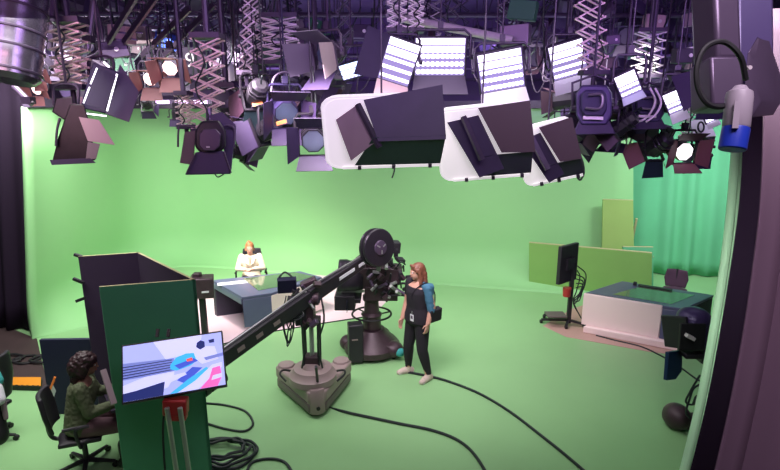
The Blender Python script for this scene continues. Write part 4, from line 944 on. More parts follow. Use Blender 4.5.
def fresnel(px, py, zc, yaw, pitch, s, label, roll=0, doors=(35, 30, 35, 30), dmat='door_black', body='blackm', lens='lens_glass', drop=.5, group=None, L=.24, dm=None, half=.17, kind='studio_lamp'):
    root = thing(kind, dep(px, py, zc), label, 'lamp', group); H = HM(R(yaw), R(pitch), R(roll)); h = half * s
    mb = MB(M0=H); q = h * .82
    n = 16
    T = Matrix.Rotation(-math.pi / 2, 4, 'X') @ Matrix.Rotation(math.pi / 8, 4, 'Z'); n = 8 if kind == 'studio_lamp' else 16
    mb.lathe([(q * .55, -.30 * s), (q * .85, -.27 * s), (q * .95, -.12 * s), (q * 1.0, .06 * s)], n, T)
    mb.build('housing', body, root)
    for i in range(2):
        mb = MB(M0=H); mb.lathe([(q * 1.02, (-.20 + i * .07) * s), (q * 1.06, (-.195 + i * .07) * s), (q * 1.06, (-.175 + i * .07) * s), (q * 1.02, (-.17 + i * .07) * s)], n, T); mb.build('cooling_fin', body, root)
    mb = MB(M0=H)
    for a, c in (((-h, .08 * s, h), (h, .08 * s, h)), ((h, .08 * s, h), (h, .08 * s, -h)), ((h, .08 * s, -h), (-h, .08 * s, -h)), ((-h, .08 * s, -h), (-h, .08 * s, h))): mb.bar(a, c, .03 * s, .03 * s, up=(0, 1, 0))
    mb.build('accessory_frame', body, root)
    mb = MB(M0=H); mb.lathe([(q * .95, .055 * s), (q * .9, .07 * s), (q * .5, .085 * s), (q * .1, .09 * s)], n, T); mb.build('lens', lens, root)
    for k in range(4):
        if doors[k] is None: continue
        door(H, k, .10 * s, h, L * s, doors[k]).build('barn_door', (dm or {}).get(k, dmat), root)
    yoke(root, h + .03, s, drop, R(yaw), body)
    mb = MB(); mb.tube(spline([H @ V((0, -.28 * s, 0)), H @ V((0, -.38 * s, .0)) + V((0, 0, .05)), V((.05, 0, .25 * s)), V((.02, 0, .3 * s + drop))], 5), .008, 5); mb.build('power_cable', 'cable', root)
    return root
def led_panel(px, py, zc, w, h, yaw, pitch, roll, label, bottom=('door_white', 30), side=None, drop=.5, rows=5, cols=10, top=None, group=None, em='led'):
    root = thing('led_panel_light', dep(px, py, zc), label, 'lamp', group); H = HM(R(yaw), R(pitch), R(roll))
    mb = MB(M0=H); mb.box((0, -.05, 0), (w + .03, .10, h + .03)); mb.build('housing', 'rig', root, bevel=.01)
    for i in range(5):
        mb = MB(M0=H); mb.box(((i - 2) * w * .18, -.12, 0), (.012, .05, h * .9)); mb.build('heat_fin', 'rig', root)
    mb = MB(M0=H); mb.box((0, .004, 0), (w * .97, .006, h * .96)); mb.build('led_board', 'led_soft', root)
    rh = h / rows
    for i in range(rows):
        z = h / 2 - rh * (i + .5)
        mb = MB(M0=H)
        if i < rows * .4: mb.box((0, .012, z), (w * .94, .008, rh * .80)); mb.build('led_strip', em, root)
        else:
            for c in range(cols):
                x = (c + .5) / cols * w * .94 - w * .47; mb.cyl((x, .008, z + rh * .1), (x, .02, z + rh * .1), min(w / cols, rh) * .46, n=10)
            mb.box((0, .009, z + rh * .12), (w * .92, .004, rh * .34)); mb.build('led_row', em, root)
    def flap(k, half_w, half_h, L, ang, m):
        M1 = H @ Matrix.Rotation(-k * math.pi / 2, 4, 'Y'); a = R(ang); q = MB(M0=M1); q.plate([(-half_w, .01, half_h), (half_w, .01, half_h), (half_w * 1.1, .01 + L * math.cos(a), half_h + L * math.sin(a)), (-half_w * 1.1, .01 + L * math.cos(a), half_h + L * math.sin(a))], .006); q.build('barn_door', m, root)
    if bottom: flap(2, w / 2, h / 2, h * .55, bottom[1], bottom[0])
    if top: flap(0, w / 2, h / 2, h * .5, top[1], top[0])
    if side:
        for k, m, a in side: flap(k, h / 2, w / 2, w * .8, a, m)
    yoke(root, w / 2 + .05, 1.0, drop, R(yaw)); return root
def softlight(px, py, zc, W, Hh, yaw, pitch, roll, label, drop=1.0, template=0):
    root = thing('soft_light', dep(px, py, zc), label, 'lamp'); H = HM(R(yaw), R(pitch), R(roll))
    fx = lambda x, z, y: (-x * W, y, z * Hh)
    # rounded white shell
    rr = .14; pts = []
    for cx, cz, a0 in ((.5 - rr, .5 - rr, 0), (-.5 + rr, .5 - rr, 90), (-.5 + rr, -.5 + rr, 180), (.5 - rr, -.5 + rr, 270)):
        for j in range(5): a = R(a0 + j * 22.5); pts.append((cx + rr * math.cos(a), cz + rr * math.sin(a)))
    n = len(pts); mb = MB(M0=H); vs = []; fs = []
    for y, k in ((-.22, .70), (-.05, .98), (.03, 1.0), (.05, .985), (.045, .93)): vs += [fx(p[0] * k, p[1] * k, y) for p in pts]
    for i in range(4):
        for k in range(n): fs.append((i * n + (k + 1) % n, i * n + k, (i + 1) * n + k, (i + 1) * n + (k + 1) % n))
    fs.append(tuple(range(n))); mb.add(vs, fs); mb.build('shell', 'white_shell', root)
    mb = MB(M0=H); mb.plate([fx(p[0] * .93, p[1] * .93, .046) for p in pts], .006); mb.build('diffuser', 'white_shell', root)
    mb = MB(M0=H); mb.box((0, -.28, 0), (W * .5, .16, Hh * .5)); mb.build('ballast_box', 'rig', root, bevel=.01)
    T = [[('barn_door', [(-.376, .20, .06), (-.19, .40, .10), (-.04, -.04, .22), (-.26, -.30, .20)], 'door_tan'),
          ('barn_door', [(-.13, .47, .12), (.52, .62, .10), (.54, -.02, .26), (-.02, -.02, .26)], 'door_black'),
          ('barn_door', [(-.06, .03, .25), (.54, .03, .25), (.51, -.44, .08), (-.24, -.43, .08)], 'door_grn')],
         [('barn_door', [(-.36, .34, .07), (-.02, .40, .08), (.22, -.28, .20), (-.05, -.38, .20)], 'door_black'),
          ('barn_door', [(-.02, .50, .10), (.52, .52, .08), (.55, -.08, .22), (.20, -.05, .22)], 'door_plum'),
          ('barn_door', [(-.06, -.10, .17), (.53, -.10, .17), (.52, -.44, .07), (.0, -.44, .07)], 'door_black')]][template]
    for nm, q, m in T:
        mb = MB(M0=H); mb.plate([fx(*p) for p in q], .008); mb.build(nm, m, root)
    mb = MB(M0=H); a, c = ((-.18, .42, .12), (-.01, -.10, .26)); mb.bar(fx(*a), fx(*c), .045, .03); mb.build('door_hinge', 'rig', root)
    mb = MB(M0=H); mb.bar(fx(-.35, -.475, .06), fx(.5, -.475, .06), .02, .02); mb.build('lower_rail', 'white_shell', root)
    for x in (-.2, .1, .42):
        mb = MB(M0=H); mb.box(fx(x, -.47, .08), (.03, .03, .03)); mb.build('catch', 'rig', root)
    mb = MB(M0=Matrix.Rotation(R(yaw), 4, 'Z')); mb.tube([(-W * .25, -.30, 0), (-W * .25, -.32, Hh * .42), (W * .25, -.32, Hh * .42), (W * .25, -.30, 0)], .02, 6); mb.build('yoke', 'rig', root)
    mb = MB(M0=Matrix.Rotation(R(yaw), 4, 'Z')); mb.cyl((0, -.32, Hh * .42), (0, -.32, 6.18 - root.matrix_basis.translation.z), .009, n=6); mb.build('spigot', 'rig', root); return root
M['door_grn'] = mat('barn_door_dark_green', (.02, .04, .05), .55); M['door_plum'] = mat('barn_door_plum', (.07, .03, .055), .5)
def scissor(px, py_top, py_bot, zc, w_px, label, cells=6, mt='alu', yaw=0, skew=0, group=None):
    top = dep(px + skew, py_top, zc); bot = dep(px, py_bot, zc); top.y = bot.y
    root = thing('scissor_hanger', bot, label, 'hanger', group); w = w_px / FPX * zc; L = top.z - bot.z; dx = top.x - bot.x
    M0 = Matrix.Rotation(yaw, 4, 'Z'); hc = L / cells; dd = .07
    for sy in (-1, 1):
        mb = MB(M0=M0)
        for i in range(cells):
            z0 = i * hc; ox = dx * i / cells; ox1 = dx * (i + 1) / cells
            mb.bar((-w / 2 + ox, sy * dd, z0), (w / 2 + ox1, sy * dd, z0 + hc), .012, .032, up=(0, 1, 0)); mb.bar((w / 2 + ox, sy * dd + .012, z0), (-w / 2 + ox1, sy * dd + .012, z0 + hc), .012, .032, up=(0, 1, 0))
        for i in range(cells + 1):
            for sx in (-1, 0, 1):
                z = i * hc + (hc / 2 if sx == 0 else 0)
                if z > L: continue
                ox = dx * z / L; mb.cyl((sx * w / 2 + ox, sy * dd - .012, z), (sx * w / 2 + ox, sy * dd + .03, z), .012, n=6)
        mb.build('scissor_arms', mt, root)
    mb = MB(M0=M0); mb.box((dx, 0, L + .03), (w * 1.1, .2, .05)); mb.cyl((dx, 0, L + .05), (dx, 0, max(L + .1, 6.18 - bot.z)), .03, n=8); mb.build('top_carriage', 'rig', root)
    mb = MB(M0=M0); mb.box((0, 0, -.03), (w * 1.1, .2, .05)); mb.cyl((0, 0, -.05), (0, 0, -.18), .025, n=8); mb.build('bottom_carriage', 'rig', root)
    mb = MB(M0=M0); mb.tube(spline([(w * .2 * math.sin(k * 1.3), -dd - .04, L * k / 8) for k in range(9)], 4), .008, 5); mb.build('hanging_cable', 'cable', root)
    return root
# big softlights
softlight(381, 131, 4.6, 1.0, .64, 180, -14, 2, 'largest white soft light, left of the three, with one taupe door', template=0)
softlight(482, 142, 4.75, .80, .68, 172, -16, 6, 'white rimmed soft light hanging between its two neighbours', template=1)
softlight(547, 152, 4.8, .52, .56, 165, -18, 16, 'smallest white soft light with doors shut, right of the three', template=1)
# lit LED panels
led_panel(440, 57, 6.2, .60, .43, 180, -8, 0, 'bright LED panel facing the camera squarely, dark lower flap', bottom=('door_grey', 55), drop=.5)
led_panel(399, 62, 6.0, .38, .48, 192, -12, -16, 'tilted bright LED panel beside the big black side flap', bottom=('door_pink', 50), side=[(3, 'door_black', 70)])
led_panel(501, 71, 6.0, .50, .44, 172, -16, 10, 'bright LED panel with a wide white lower flap', bottom=('door_white', 38))
led_panel(568, 60, 6.6, .42, .43, 168, -16, 16, 'bright LED panel beside the tall right scissor hanger', bottom=('door_white', 34))
led_panel(628, 84, 5.7, .215, .25, 162, -14, 26, 'small bright LED panel below the low right scissor hanger', bottom=('led_soft', 20), rows=4, cols=6)
led_panel(674, 102, 5.9, .17, .24, 158, -14, 26, 'small bright LED panel left of the white reflector card', bottom=('door_white', 40), rows=4, cols=5)
led_panel(710, 116, 6.0, .12, .14, 158, -14, 28, 'tiniest bright LED panel beside the hanging blue plug', bottom=('door_white', 40), rows=3, cols=4)
led_panel(351, 71, 6.6, .27, .18, 168, -18, 14, 'cool white LED head left of the black side flap', bottom=None, top=('led_blue', 10), rows=3, cols=5, em='led_blue')
# hero unlit fixtures
def hull(root, quad, z0, z1, k, nm, m, bev=.01):
    c = sum((V((q[0], q[1], 0)) for q in quad), V((0, 0, 0))) / len(quad)
    A = [dep(q[0], q[1], z0) for q in quad]; cc = dep(c.x, c.y, z1); B = [cc + (dep(q[0], q[1], z1) - cc) * k for q in quad]
    mb = MB(root); n = len(quad); mb.add(A + B, [tuple(range(n)), tuple(range(2 * n - 1, n - 1, -1))] + [((i + 1) % n, i, n + i, n + (i + 1) % n) for i in range(n)]); return mb.build(nm, m, root, bevel=bev)
def hang(root, px, py, zc, z_top=6.18):
    p = dep(px, py, zc); mb = MB(root); mb.tube(spline([dep(px - 12, py + 22, zc), dep(px - 12, py + 4, zc), dep(px, py, zc), dep(px + 12, py + 4, zc), dep(px + 12, py + 22, zc)], 4), .014, 6); mb.build('yoke', 'rig', root)
    mb = MB(root); mb.cyl(p, V((p.x, p.y, z_top)), .014, n=6); mb.build('spigot', 'rig', root)
def foil_lamp():
    root = thing('studio_lamp', dep(76, 138, 4.7), 'foil wrapped black lamp pointing down at the left edge of the green wall', 'lamp')
    hull(root, [(70, 104), (84, 104), (90, 124), (96, 160), (78, 164), (52, 162), (58, 138)], 4.62, 4.95, .8, 'foil_wrap', 'foil')
    hull(root, [(56, 98), (72, 96), (76, 116), (64, 120), (52, 112)], 4.7, 4.95, .8, 'housing', 'foil')
    for q, m, nm in (([(79, 117), (99, 120), (115, 145), (88, 141)], 'door_pink', 'barn_door'), ([(88, 142), (100, 144), (96, 159), (86, 159)], 'door_tan', 'barn_door'), ([(50, 160), (90, 158), (96, 163), (52, 165)], 'door_black', 'barn_door')):
        mb = MB(root); mb.plate([dep(a[0], a[1], 4.56 + .02 * k) for k, a in enumerate(q)][:3] if len(q) == 3 else [dep(a[0], a[1], 4.56) for a in q], .008); mb.build(nm, m, root)
    mb = MB(root); mb.tube(spline([dep(60, 118, 4.6), dep(57, 130, 4.6), dep(56, 146, 4.6)], 4), .012, 6); mb.build('yoke_arm', 'rig', root)
    hang(root, 66, 84, 4.85)
def hood_lamp():
    root = thing('studio_lamp', dep(208, 145, 5.0), 'black lamp with a wide flared hood hanging alone against the green wall', 'lamp')
    hull(root, [(195, 131), (201, 121), (219, 120), (226, 131), (226, 147), (218, 155), (202, 155), (195, 147)], 4.86, 5.25, .9, 'housing', 'blackm', .02)
    hull(root, [(199, 134), (204, 129), (216, 129), (221, 134), (220, 146), (215, 151), (204, 151), (199, 146)], 4.80, 4.9, .95, 'rear_cover', 'housing')
    hull(root, [(196, 152), (225, 151), (231, 174), (185, 175)], 4.85, 5.25, .95, 'hood', 'door_black')
    mb = MB(root); mb.box(dep(208, 147, 4.79), (.03, .01, .015)); mb.build('badge', 'alu', root)
    for q, m in (([(185, 132), (196, 131), (193, 165), (180, 163)], 'door_tan2'), ([(222, 118), (236, 126), (231, 172), (224, 150)], 'door_black'), ([(208, 116), (222, 112), (236, 125), (224, 131)], 'door_black')):
        mb = MB(root); mb.plate([dep(a[0], a[1], 5.0) for a in q], .012); mb.build('barn_door', m, root)
    for a, c in (((196, 153), (186, 174)), ((224, 152), (231, 173))):
        mb = MB(root); mb.bar(dep(*a, 4.83), dep(*c, 4.83), .012); mb.build('hood_edge', 'housing', root)
    for p in ((178, 147, 195, 127), (234, 148, 224, 126)):
        mb = MB(root); mb.tube(spline([dep(p[0], p[1], 4.95), dep(p[0] + .5, 130, 4.95), dep(p[0] + 4 * (1 if p[0] < 200 else -1), 126, 4.95), dep(p[2], p[3], 4.95)], 5), .010, 6); mb.build('yoke_arm', 'rig', root)
    mb = MB(root); mb.tube(spline([dep(214, 173, 4.85), dep(218, 177, 4.85), dep(224, 174, 4.85)], 5), .006, 5); mb.build('safety_wire', 'cable', root)
    p = dep(209, 121, 5.1); mb = MB(root); mb.cyl(p, dep(209, 108, 5.1), .03, n=8); mb.build('spigot', 'housing', root)
def back_lamp(cx, cy, w, h, zc, label):
    root = thing('studio_lamp', dep(cx, cy, zc), label, 'lamp'); W, H_ = w / 2, h / 2
    O = [(-.7, -1), (.7, -1), (1, -.6), (1, .5), (.7, 1), (-.7, 1), (-1, .5), (-1, -.6)]
    hull(root, [(cx + a * W, cy + b_ * H_) for a, b_ in O], zc, zc + .45, 1.0, 'housing', 'housing_d', .02)
    hull(root, [(cx + a * W * .72, cy - 2 + b_ * H_ * .66) for a, b_ in O], zc - .06, zc + .05, 1.0, 'rear_cover', 'door_black2', .015)
    hull(root, [(cx - W * .8, cy + H_ * .7), (cx + W * .8, cy + H_ * .7), (cx + W * 1.2, cy + H_ * 1.45), (cx - W * 1.2, cy + H_ * 1.5)], zc + .02, zc + .4, 1.0, 'hood', 'door_black')
    mb = MB(root); mb.tube(spline([dep(cx - W * .45, cy + H_ * .15, zc - .1), dep(cx + W * .35, cy + H_ * .15, zc - .1), dep(cx + W * .42, cy - H_ * .5, zc - .1), dep(cx - W * .3, cy - H_ * .5, zc - .1)], 5), .014, 6); mb.build('handle', 'alu_d', root)
    mb = MB(root); mb.plate([dep(cx - W * .6, cy + H_ * .55, zc - .03), dep(cx + W * .5, cy + H_ * .6, zc - .03), dep(cx + W * .5, cy + H_ * .75, zc - .03), dep(cx - W * .6, cy + H_ * .72, zc - .03)], .02); mb.build('label_plate', 'alu', root)
    for sx in (-1, 1):
        mb = MB(root); mb.tube([dep(cx + sx * W * 1.2, cy + 4, zc + .2), dep(cx + sx * W * 1.2, cy - H_ * 1.1, zc + .2), dep(cx, cy - H_ * 1.5, zc + .2)], .014, 6); mb.build('yoke_arm', 'rig', root)
        mb = MB(root); mb.cyl(dep(cx + sx * W * 1.0, cy + 4, zc + .2), dep(cx + sx * W * 1.3, cy + 4, zc + .2), .035, n=8); mb.build('knob', 'housing', root)
    p = dep(cx, cy - H_ * 1.5, zc + .2); mb = MB(root); mb.cyl(p, V((p.x, p.y, 6.18)), .014, n=6); mb.build('spigot', 'rig', root)
def slit_lamp():
    root = thing('studio_lamp', dep(104, 92, 4.9), 'big violet black lamp with glowing door slits and one grey flap', 'lamp')
    hull(root, [(93, 62), (119, 72), (107, 114), (80, 108)], 4.85, 5.2, .75, 'housing', 'door_black2')
    mb = MB(root); mb.plate([dep(120, 64, 4.95), dep(139, 92, 4.9), dep(129, 122, 4.8), dep(106, 114, 4.78)], .008); mb.build('barn_door', 'door_grey', root)
    mb = MB(root); mb.plate([dep(98, 68, 4.7), dep(116, 76, 4.7), dep(105, 110, 4.66), dep(86, 104, 4.66)], .008); mb.build('barn_door', 'door_black2', root)
    for a, c in (((97, 68), (90.5, 84)), ((89.5, 87), (83.5, 103)), ((117, 74), (107, 111)), ((82, 113), (106, 116)), ((104, 62), (109, 67))):
        mb = MB(root); mb.bar(dep(*a, 4.74), dep(*c, 4.74), .016, .012); mb.build('light_slit', 'led', root)
    hang(root, 101, 56, 5.05)
hood_lamp()
foil_lamp()
slit_lamp()
fresnel(171, 67, 6.6, 178, -25, .72, 'lit reddish tungsten lamp, the higher of the pair by the numbered bars', doors=(25, 60, 50, 25), lens='warm', dmat='door_red', body='rig')
fresnel(151, 78, 6.8, 185, -25, .66, 'lit reddish tungsten lamp, the lower of the pair by the numbered bars', doors=(25, 60, 50, 25), lens='warm', dmat='door_red', body='rig')
fresnel(41, 75, 7.0, 170, -20, .48, 'upper of two small lit lamps beside the foil duct', doors=(20, 70, 60, 20), lens='warm', dmat='door_red', body='rig')
fresnel(38, 89, 7.1, 170, -20, .52, 'lower of two small lit lamps beside the foil duct', doors=(20, 70, 60, 20), lens='warm', dmat='door_red', body='rig')
fresnel(266, 130, 6.2, 80, -20, .95, 'dark lamp with an orange trimmed door seen side on above the crane', doors=(30, 25, 35, 25), L=.22)
fresnel(256, 96, 6.0, 30, -30, .82, 'dark lamp with a large grey green flap above the side on lamp', doors=(50, 20, 40, 20), dm={2: 'door_grn', 1: 'door_plum'}, L=.34)
fresnel(286, 112, 6.0, 200, -20, 1.0, 'black square fronted lamp left of the open blue lensed lamp', doors=(40, 25, 25, 30), body='door_black2')
fresnel(313, 140, 5.9, 190, -12, .95, 'open barn door lamp showing a blue grey lens beside the largest soft light', doors=(45, 40, 40, 40), lens='lens_blue', L=.20)
fresnel(328, 55, 5.8, 150, -15, .85, 'lamp with a tall dusty purple flap in front of the far bars', doors=(30, 10, 30, 60), dm={3: 'door_grey', 1: 'door_tan', 0: 'door_grey'}, L=.36, body='housing')
fresnel(240, 153, 6.6, -60, -15, .62, 'small black lamp just right of the flared hood lamp', doors=(30, 30, 30, 30))
fresnel(147, 105, 8.0, 10, -30, .50, 'small black lamp hanging below the lower red tungsten lamp', doors=(30, 20, 30, 20))
fresnel(176, 117, 8.0, 0, -88, .40, 'narrow black lamp pointing straight down left of the flared hood lamp', doors=(5, 5, 5, 5), L=.25)
back_lamp(594, 105, 36, 40, 5.6, 'large dark lamp back with a squared handle under the tall right scissor hanger')
back_lamp(648, 106, 32, 32, 6.1, 'dark violet lamp body with white looping cables')
fresnel(619, 128, 6.0, 60, -40, .72, 'black lamp hanging low between the two violet lamp bodies', doors=(30, 30, 40, 30), dm={2: 'door_grn', 1: 'door_plum'})
fresnel(655, 148, 6.5, 20, -35, .8, 'dark lamp with reddish brown flaps over the curtain corner', doors=(60, 50, 55, 50), dm={0: 'door_plum', 1: 'door_red', 2: 'door_grn', 3: 'door_red'}, L=.26)
fresnel(682, 151, 6.6, 186, -8, .85, 'lamp with a white lit lens and brown barn doors above the curtain', doors=(45, 60, 35, 60), dm={0: 'door_plum', 1: 'door_red', 2: 'door_red', 3: 'door_red'}, lens='lit_lens', L=.18)
fresnel(702, 147, 7.0, 5, -55, .70, 'small black lamp under a white card beside the plug', doors=(10, 15, 20, 15))
fresnel(722, 78, 5.5, 20, -30, 1.0, 'dark lamp half hidden behind the grey hanging housing', doors=(30, 30, 40, 30), body='housing')
wc = thing('white_card', dep(703, 132, 6.7), 'white reflector card clamped over the small black lamp near the plug', 'reflector card')
mb = MB(wc); mb.plate([dep(690, 121, 6.7), dep(708, 119, 6.7), dep(716, 136, 6.6), dep(694, 138, 6.6)], .01); mb.build('card', 'door_white', wc)
mb = MB(wc); mb.tube([dep(701 + 3 * math.cos(a), 127 + 5 * math.sin(a), 6.6) for a in [k * math.pi / 6 for k in range(12)]], .012, 6, closed=True); mb.build('clip_loop', 'cable', wc)
for px, py, lab in ((281, 123, 'small orange gel frame clipped on the side seen lamp'), (257, 104, 'orange scrim edge showing among the lamp cluster')):
    o = thing('gel_frame', dep(px, py, 5.95), lab, 'gel frame'); mb = MB(o); mb.plate([dep(px - 5, py - 1, 5.95), dep(px + 5, py - 4, 5.95), dep(px + 6, py, 5.95), dep(px - 4, py + 3, 5.95)], .01); mb.build('gel', 'orange', o)
    mb = MB(o); mb.bar(dep(px - 6, py + 3, 5.95), dep(px + 7, py, 5.95), .01); mb.build('clip', 'rig', o)
# scissors hangers
S = [(208, 42, 128, 5.2, 26, 'bright scissor hanger above the flared hood lamp', 7, 'bronze', 0, 6), (186, 96, 124, 6.2, 12, 'short narrow scissor hanger left of the flared hood lamp', 5, 'bronze', 0, 0),
     (228, 88, 124, 6.4, 20, 'short scissor hanger right of the flared hood lamp', 5, 'alu', 0, 0), (72, 26, 84, 5.0, 28, 'coppery scissor hanger above the foil wrapped lamp', 7, 'bronze', 0, 4),
     (246, 2, 70, 6.0, 14, 'tall thin scissor hanger right of the small green lit louvre', 6, 'alu', 0, 8), (281, 20, 60, 6.6, 34, 'wide pale scissor hanger over the lamp cluster', 6, 'alu', 0, 0), (257, 8, 60, 7.2, 16, 'narrow scissor hanger beside the wide pale one', 6, 'alu', 0, 0),
     (594, -18, 70, 6.0, 24, 'tall leaning scissor hanger between bright panels on the right', 7, 'bronze', 0, -14), (646, 34, 74, 7.4, 26, 'low scissor hanger above the small right hand panel', 5, 'alu', 0, 0),
     (397, -12, 28, 6.4, 18, 'stubby scissor hanger left of the pair over the square panel', 5, 'alu', 0, 0), (416, 2, 28, 6.4, 14, 'stubby scissor hanger right of the pair over the square panel', 4, 'alu', 0, 0),
     (686, 104, 136, 8.0, 8, 'thin scissor hanger above the white card', 6, 'alu', 0, 0), (540, -14, 44, 8.6, 22, 'dim scissor hanger far behind the bright panels', 6, 'rig', 0, 0), (318, 78, 122, 7.4, 22, 'dim scissor hanger behind the blue lensed lamp', 5, 'alu', 0, 0)]
for a in S: scissor(a[0], a[1], a[2], a[3], a[4], a[5], a[6], a[7], a[8], a[9])
# grid bars across the stage
def gpipe(p0, p1, r, nm, label, cat, group=None, m='rig'):
    o = thing(nm, p0, label, cat, group); mb = MB(o); mb.cyl(p0, p1, r, n=10); mb.build('tube', m, o)
    L = (V(p1) - V(p0)).length; d = (V(p1) - V(p0)).normalized()
    for i in range(int(L / 1.5)):
        c = V(p0) + d * (.6 + i * 1.5); mb = MB(o); mb.cyl(c - d * .03, c + d * .03, r * 1.5, n=10); mb.cyl(c, V((c.x, c.y, 6.15)), .012, n=6); mb.build('clamp', m, o)
    return o
rows = [(6.0, 5.55), (7.2, 5.35), (8.4, 5.2), (9.6, 5.0), (10.8, 4.85), (12.2, 4.7), (13.6, 4.55)]
for i, (y, z) in enumerate(rows):
    gpipe(V((-7.5, y, z)), V((8.5, y + .2, z)), .035, 'grid_bar', 'long dark lighting bar crossing the studio above the fixtures', 'lighting bar', 'cross stage lighting bars')
gpipe(dep(400, 18, 6.6), dep(512, 40, 6.4), .05, 'barrel_bar', 'short bright barrel bar above the square LED panel', 'lighting bar', m='alu')
# numbered masking beams
def digit(txt, px, py, zc, size, label):
    c = bpy.data.curves.new('digit', 'FONT'); c.body = txt; c.size = size; c.extrude = .004; c.align_x = 'CENTER'; c.align_y = 'CENTER'
    t = bpy.data.objects.new('t', c); C.objects.link(t); dg = bpy.context.evaluated_depsgraph_get(); dg.update()
    me = bpy.data.meshes.new_from_object(t.evaluated_get(dg)); bpy.data.objects.remove(t)
    me.materials.clear(); me.materials.append(M['sign'])
    p = dep(px, py, zc); o = thing('number_plate', p, label, 'sign')
    q = bpy.data.objects.new('digit', me); C.objects.link(q); q.parent = o; q.matrix_basis = Matrix.Rotation(R(90), 4, 'X') @ Matrix.Translation((0, 0, .006))
    mb = MB(); mb.box((0, .012, 0), (size * 1.3, .012, size * 1.3)); mb.build('plate', 'rig', o)
    mb = MB(); mb.cyl((0, .012, size * .6), (0, .012, 6.18 - p.z), .01, n=6); mb.build('hanger', 'rig', o)
digit('9', 190, 61, 7.5, .28, 'dark plate with a white number 9 on the far bars'); digit('6', 163, 83, 7.4, .26, 'dark plate with a white number 6 below the number 9'); digit('3', 317, 97, 7.2, .20, 'small dark plate with a white number 3 near the soft light')
# diagonal cable trays, upper left
for (a, c, z, lab) in (((146, -20), (108, 42), 6.0, 'steep cable tray edge left of the numbered bars'), ((168, -20), (124, 42), 6.4, 'second steep cable tray with hooks beside the first'), ((190, 8), (142, 56), 7.0, 'shorter sloping rail above the red tungsten lamps'), ((214, 4), (158, 62), 7.4, 'greenish sloping rail behind the bright scissor hanger')):
    o = thing('cable_tray', dep(*c, z), lab, 'cable tray'); p = dep(*a, z - .8); q = dep(*c, z); mb = MB(o); mb.bar(p, q, .03, .07); mb.build('rail', 'housing', o)
    for k in range(8):
        mb = MB(o); e = p.lerp(q, (k + .5) / 8); mb.bar(e, e + V((.13, 0, -.015)), .02, .02); mb.build('hook', 'housing', o)
# white/violet glowing batten behind the numbers
bt = thing('batten_light', dep(200, 101, 10.5), 'long violet white glowing batten behind the number plates', 'lamp'); mb = MB(bt); mb.bar(dep(150, 102, 11), dep(335, 101, 11), .12, .10); mb.build('housing', 'rig', bt)
for i in range(9):
    mb = MB(bt); x = 156 + i * 19; mb.bar(dep(x, 102, 10.9), dep(x + 13, 102, 10.9), .05, .07); mb.build('tube_lamp', 'violet', bt)
# cyc top rail
rl = thing('cyclorama_rail', (0, 12, 3.95), 'dark rail and valance along the top of the green wall', 'rail'); mb = MB(rl)
tp = [V((p.x + .5 * max(0, 1 - i / (n * .6)) - .42 * max(0, (i / n - .75) / .25), p.y, 3.93)) for i, p in enumerate(path)]
for i in range(len(tp) - 1): mb.bar(tp[i], tp[i + 1], .10, .16)
mb.build('rail', 'rig', rl)
# far upper clutter: small unlit lamps, boxes, cables (indistinguishable ones share a label and a group)
r = random.Random(21)
CLEAR = [(368, 35, 470, 100), (474, 44, 530, 106), (546, 36, 590, 92), (614, 66, 644, 100), (660, 86, 690, 122), (702, 106, 722, 128), (140, 55, 186, 95), (336, 62, 364, 80)]
def clear(px, py, zc, m=6): return not any(a - m < px < c + m and b_ - m < py < d + m for a, b_, c, d in CLEAR)
def small_lamp(p, yaw, pitch, s):
    root = thing('studio_lamp', p, 'small dark unlit lamp in the crowded far lighting grid', 'lamp', 'unlit lamps crowding the far grid'); H = HM(yaw, pitch); T = Matrix.Rotation(-math.pi / 2, 4, 'X')
    mb = MB(M0=H); mb.lathe([(.07 * s, -.22 * s), (.12 * s, -.18 * s), (.13 * s, .1 * s)], 10, T); mb.build('housing', 'rig', root)
    for k in range(4): door(H, k, .1 * s, .14 * s, .16 * s, 30).build('barn_door', r.choice(['door_black', 'door_grey', 'door_plum', 'door_black']), root)
    mb = MB(); mb.tube([(-.17 * s, 0, 0), (-.17 * s, 0, .25 * s), (.17 * s, 0, .25 * s), (.17 * s, 0, 0)], .012, 5); mb.cyl((0, 0, .25 * s), (0, 0, 6.18 - p.z), .010, n=6); mb.build('yoke', 'rig', root)
placed = [o.matrix_basis.translation.copy() for o in C.objects if o.name.startswith(('studio_lamp', 'led_panel', 'soft_light'))]
for i in range(260):
    px = r.uniform(40, 735); zc = r.uniform(7.5, 12); py = r.uniform(-5, 104)
    if i > 190: px = r.uniform(560, 690); zc = r.uniform(6.4, 7.6); py = r.uniform(96, 136)
    elif i > 160: px = r.uniform(225, 322); zc = r.uniform(6.4, 7.6); py = r.uniform(92, 126)
    p = dep(px, py, zc)
    if p.z > 5.6 or p.y > 12.6 or not clear(px, py, zc): continue
    if min((p - q).length for q in placed) < .46: continue
    placed.append(p)
    small_lamp(p, R(r.uniform(-180, 180)), R(r.uniform(-50, -5)), r.uniform(.8, 1.25))
for i in range(60):
    px = r.uniform(60, 735); zc = r.uniform(6.8, 9.5); p = dep(px, r.uniform(-10, 60), zc); L = r.uniform(.3, 1.0)
    o = thing('hanging_cable', p, 'loose dark cable drooping from the lighting grid', 'cable', 'drooping grid cables'); mb = MB()
    mb.tube(spline([(0, 0, .3), (r.uniform(-.05, .05), 0, -L * .4), (r.uniform(.0, .2), 0, -L * .8), (r.uniform(.1, .4), 0, -L * .5), (r.uniform(.3, .5), 0, .3)], 6), .012, 5); mb.build('sheath', r.choice(['cable', 'rig', 'housing', 'cable']), o)
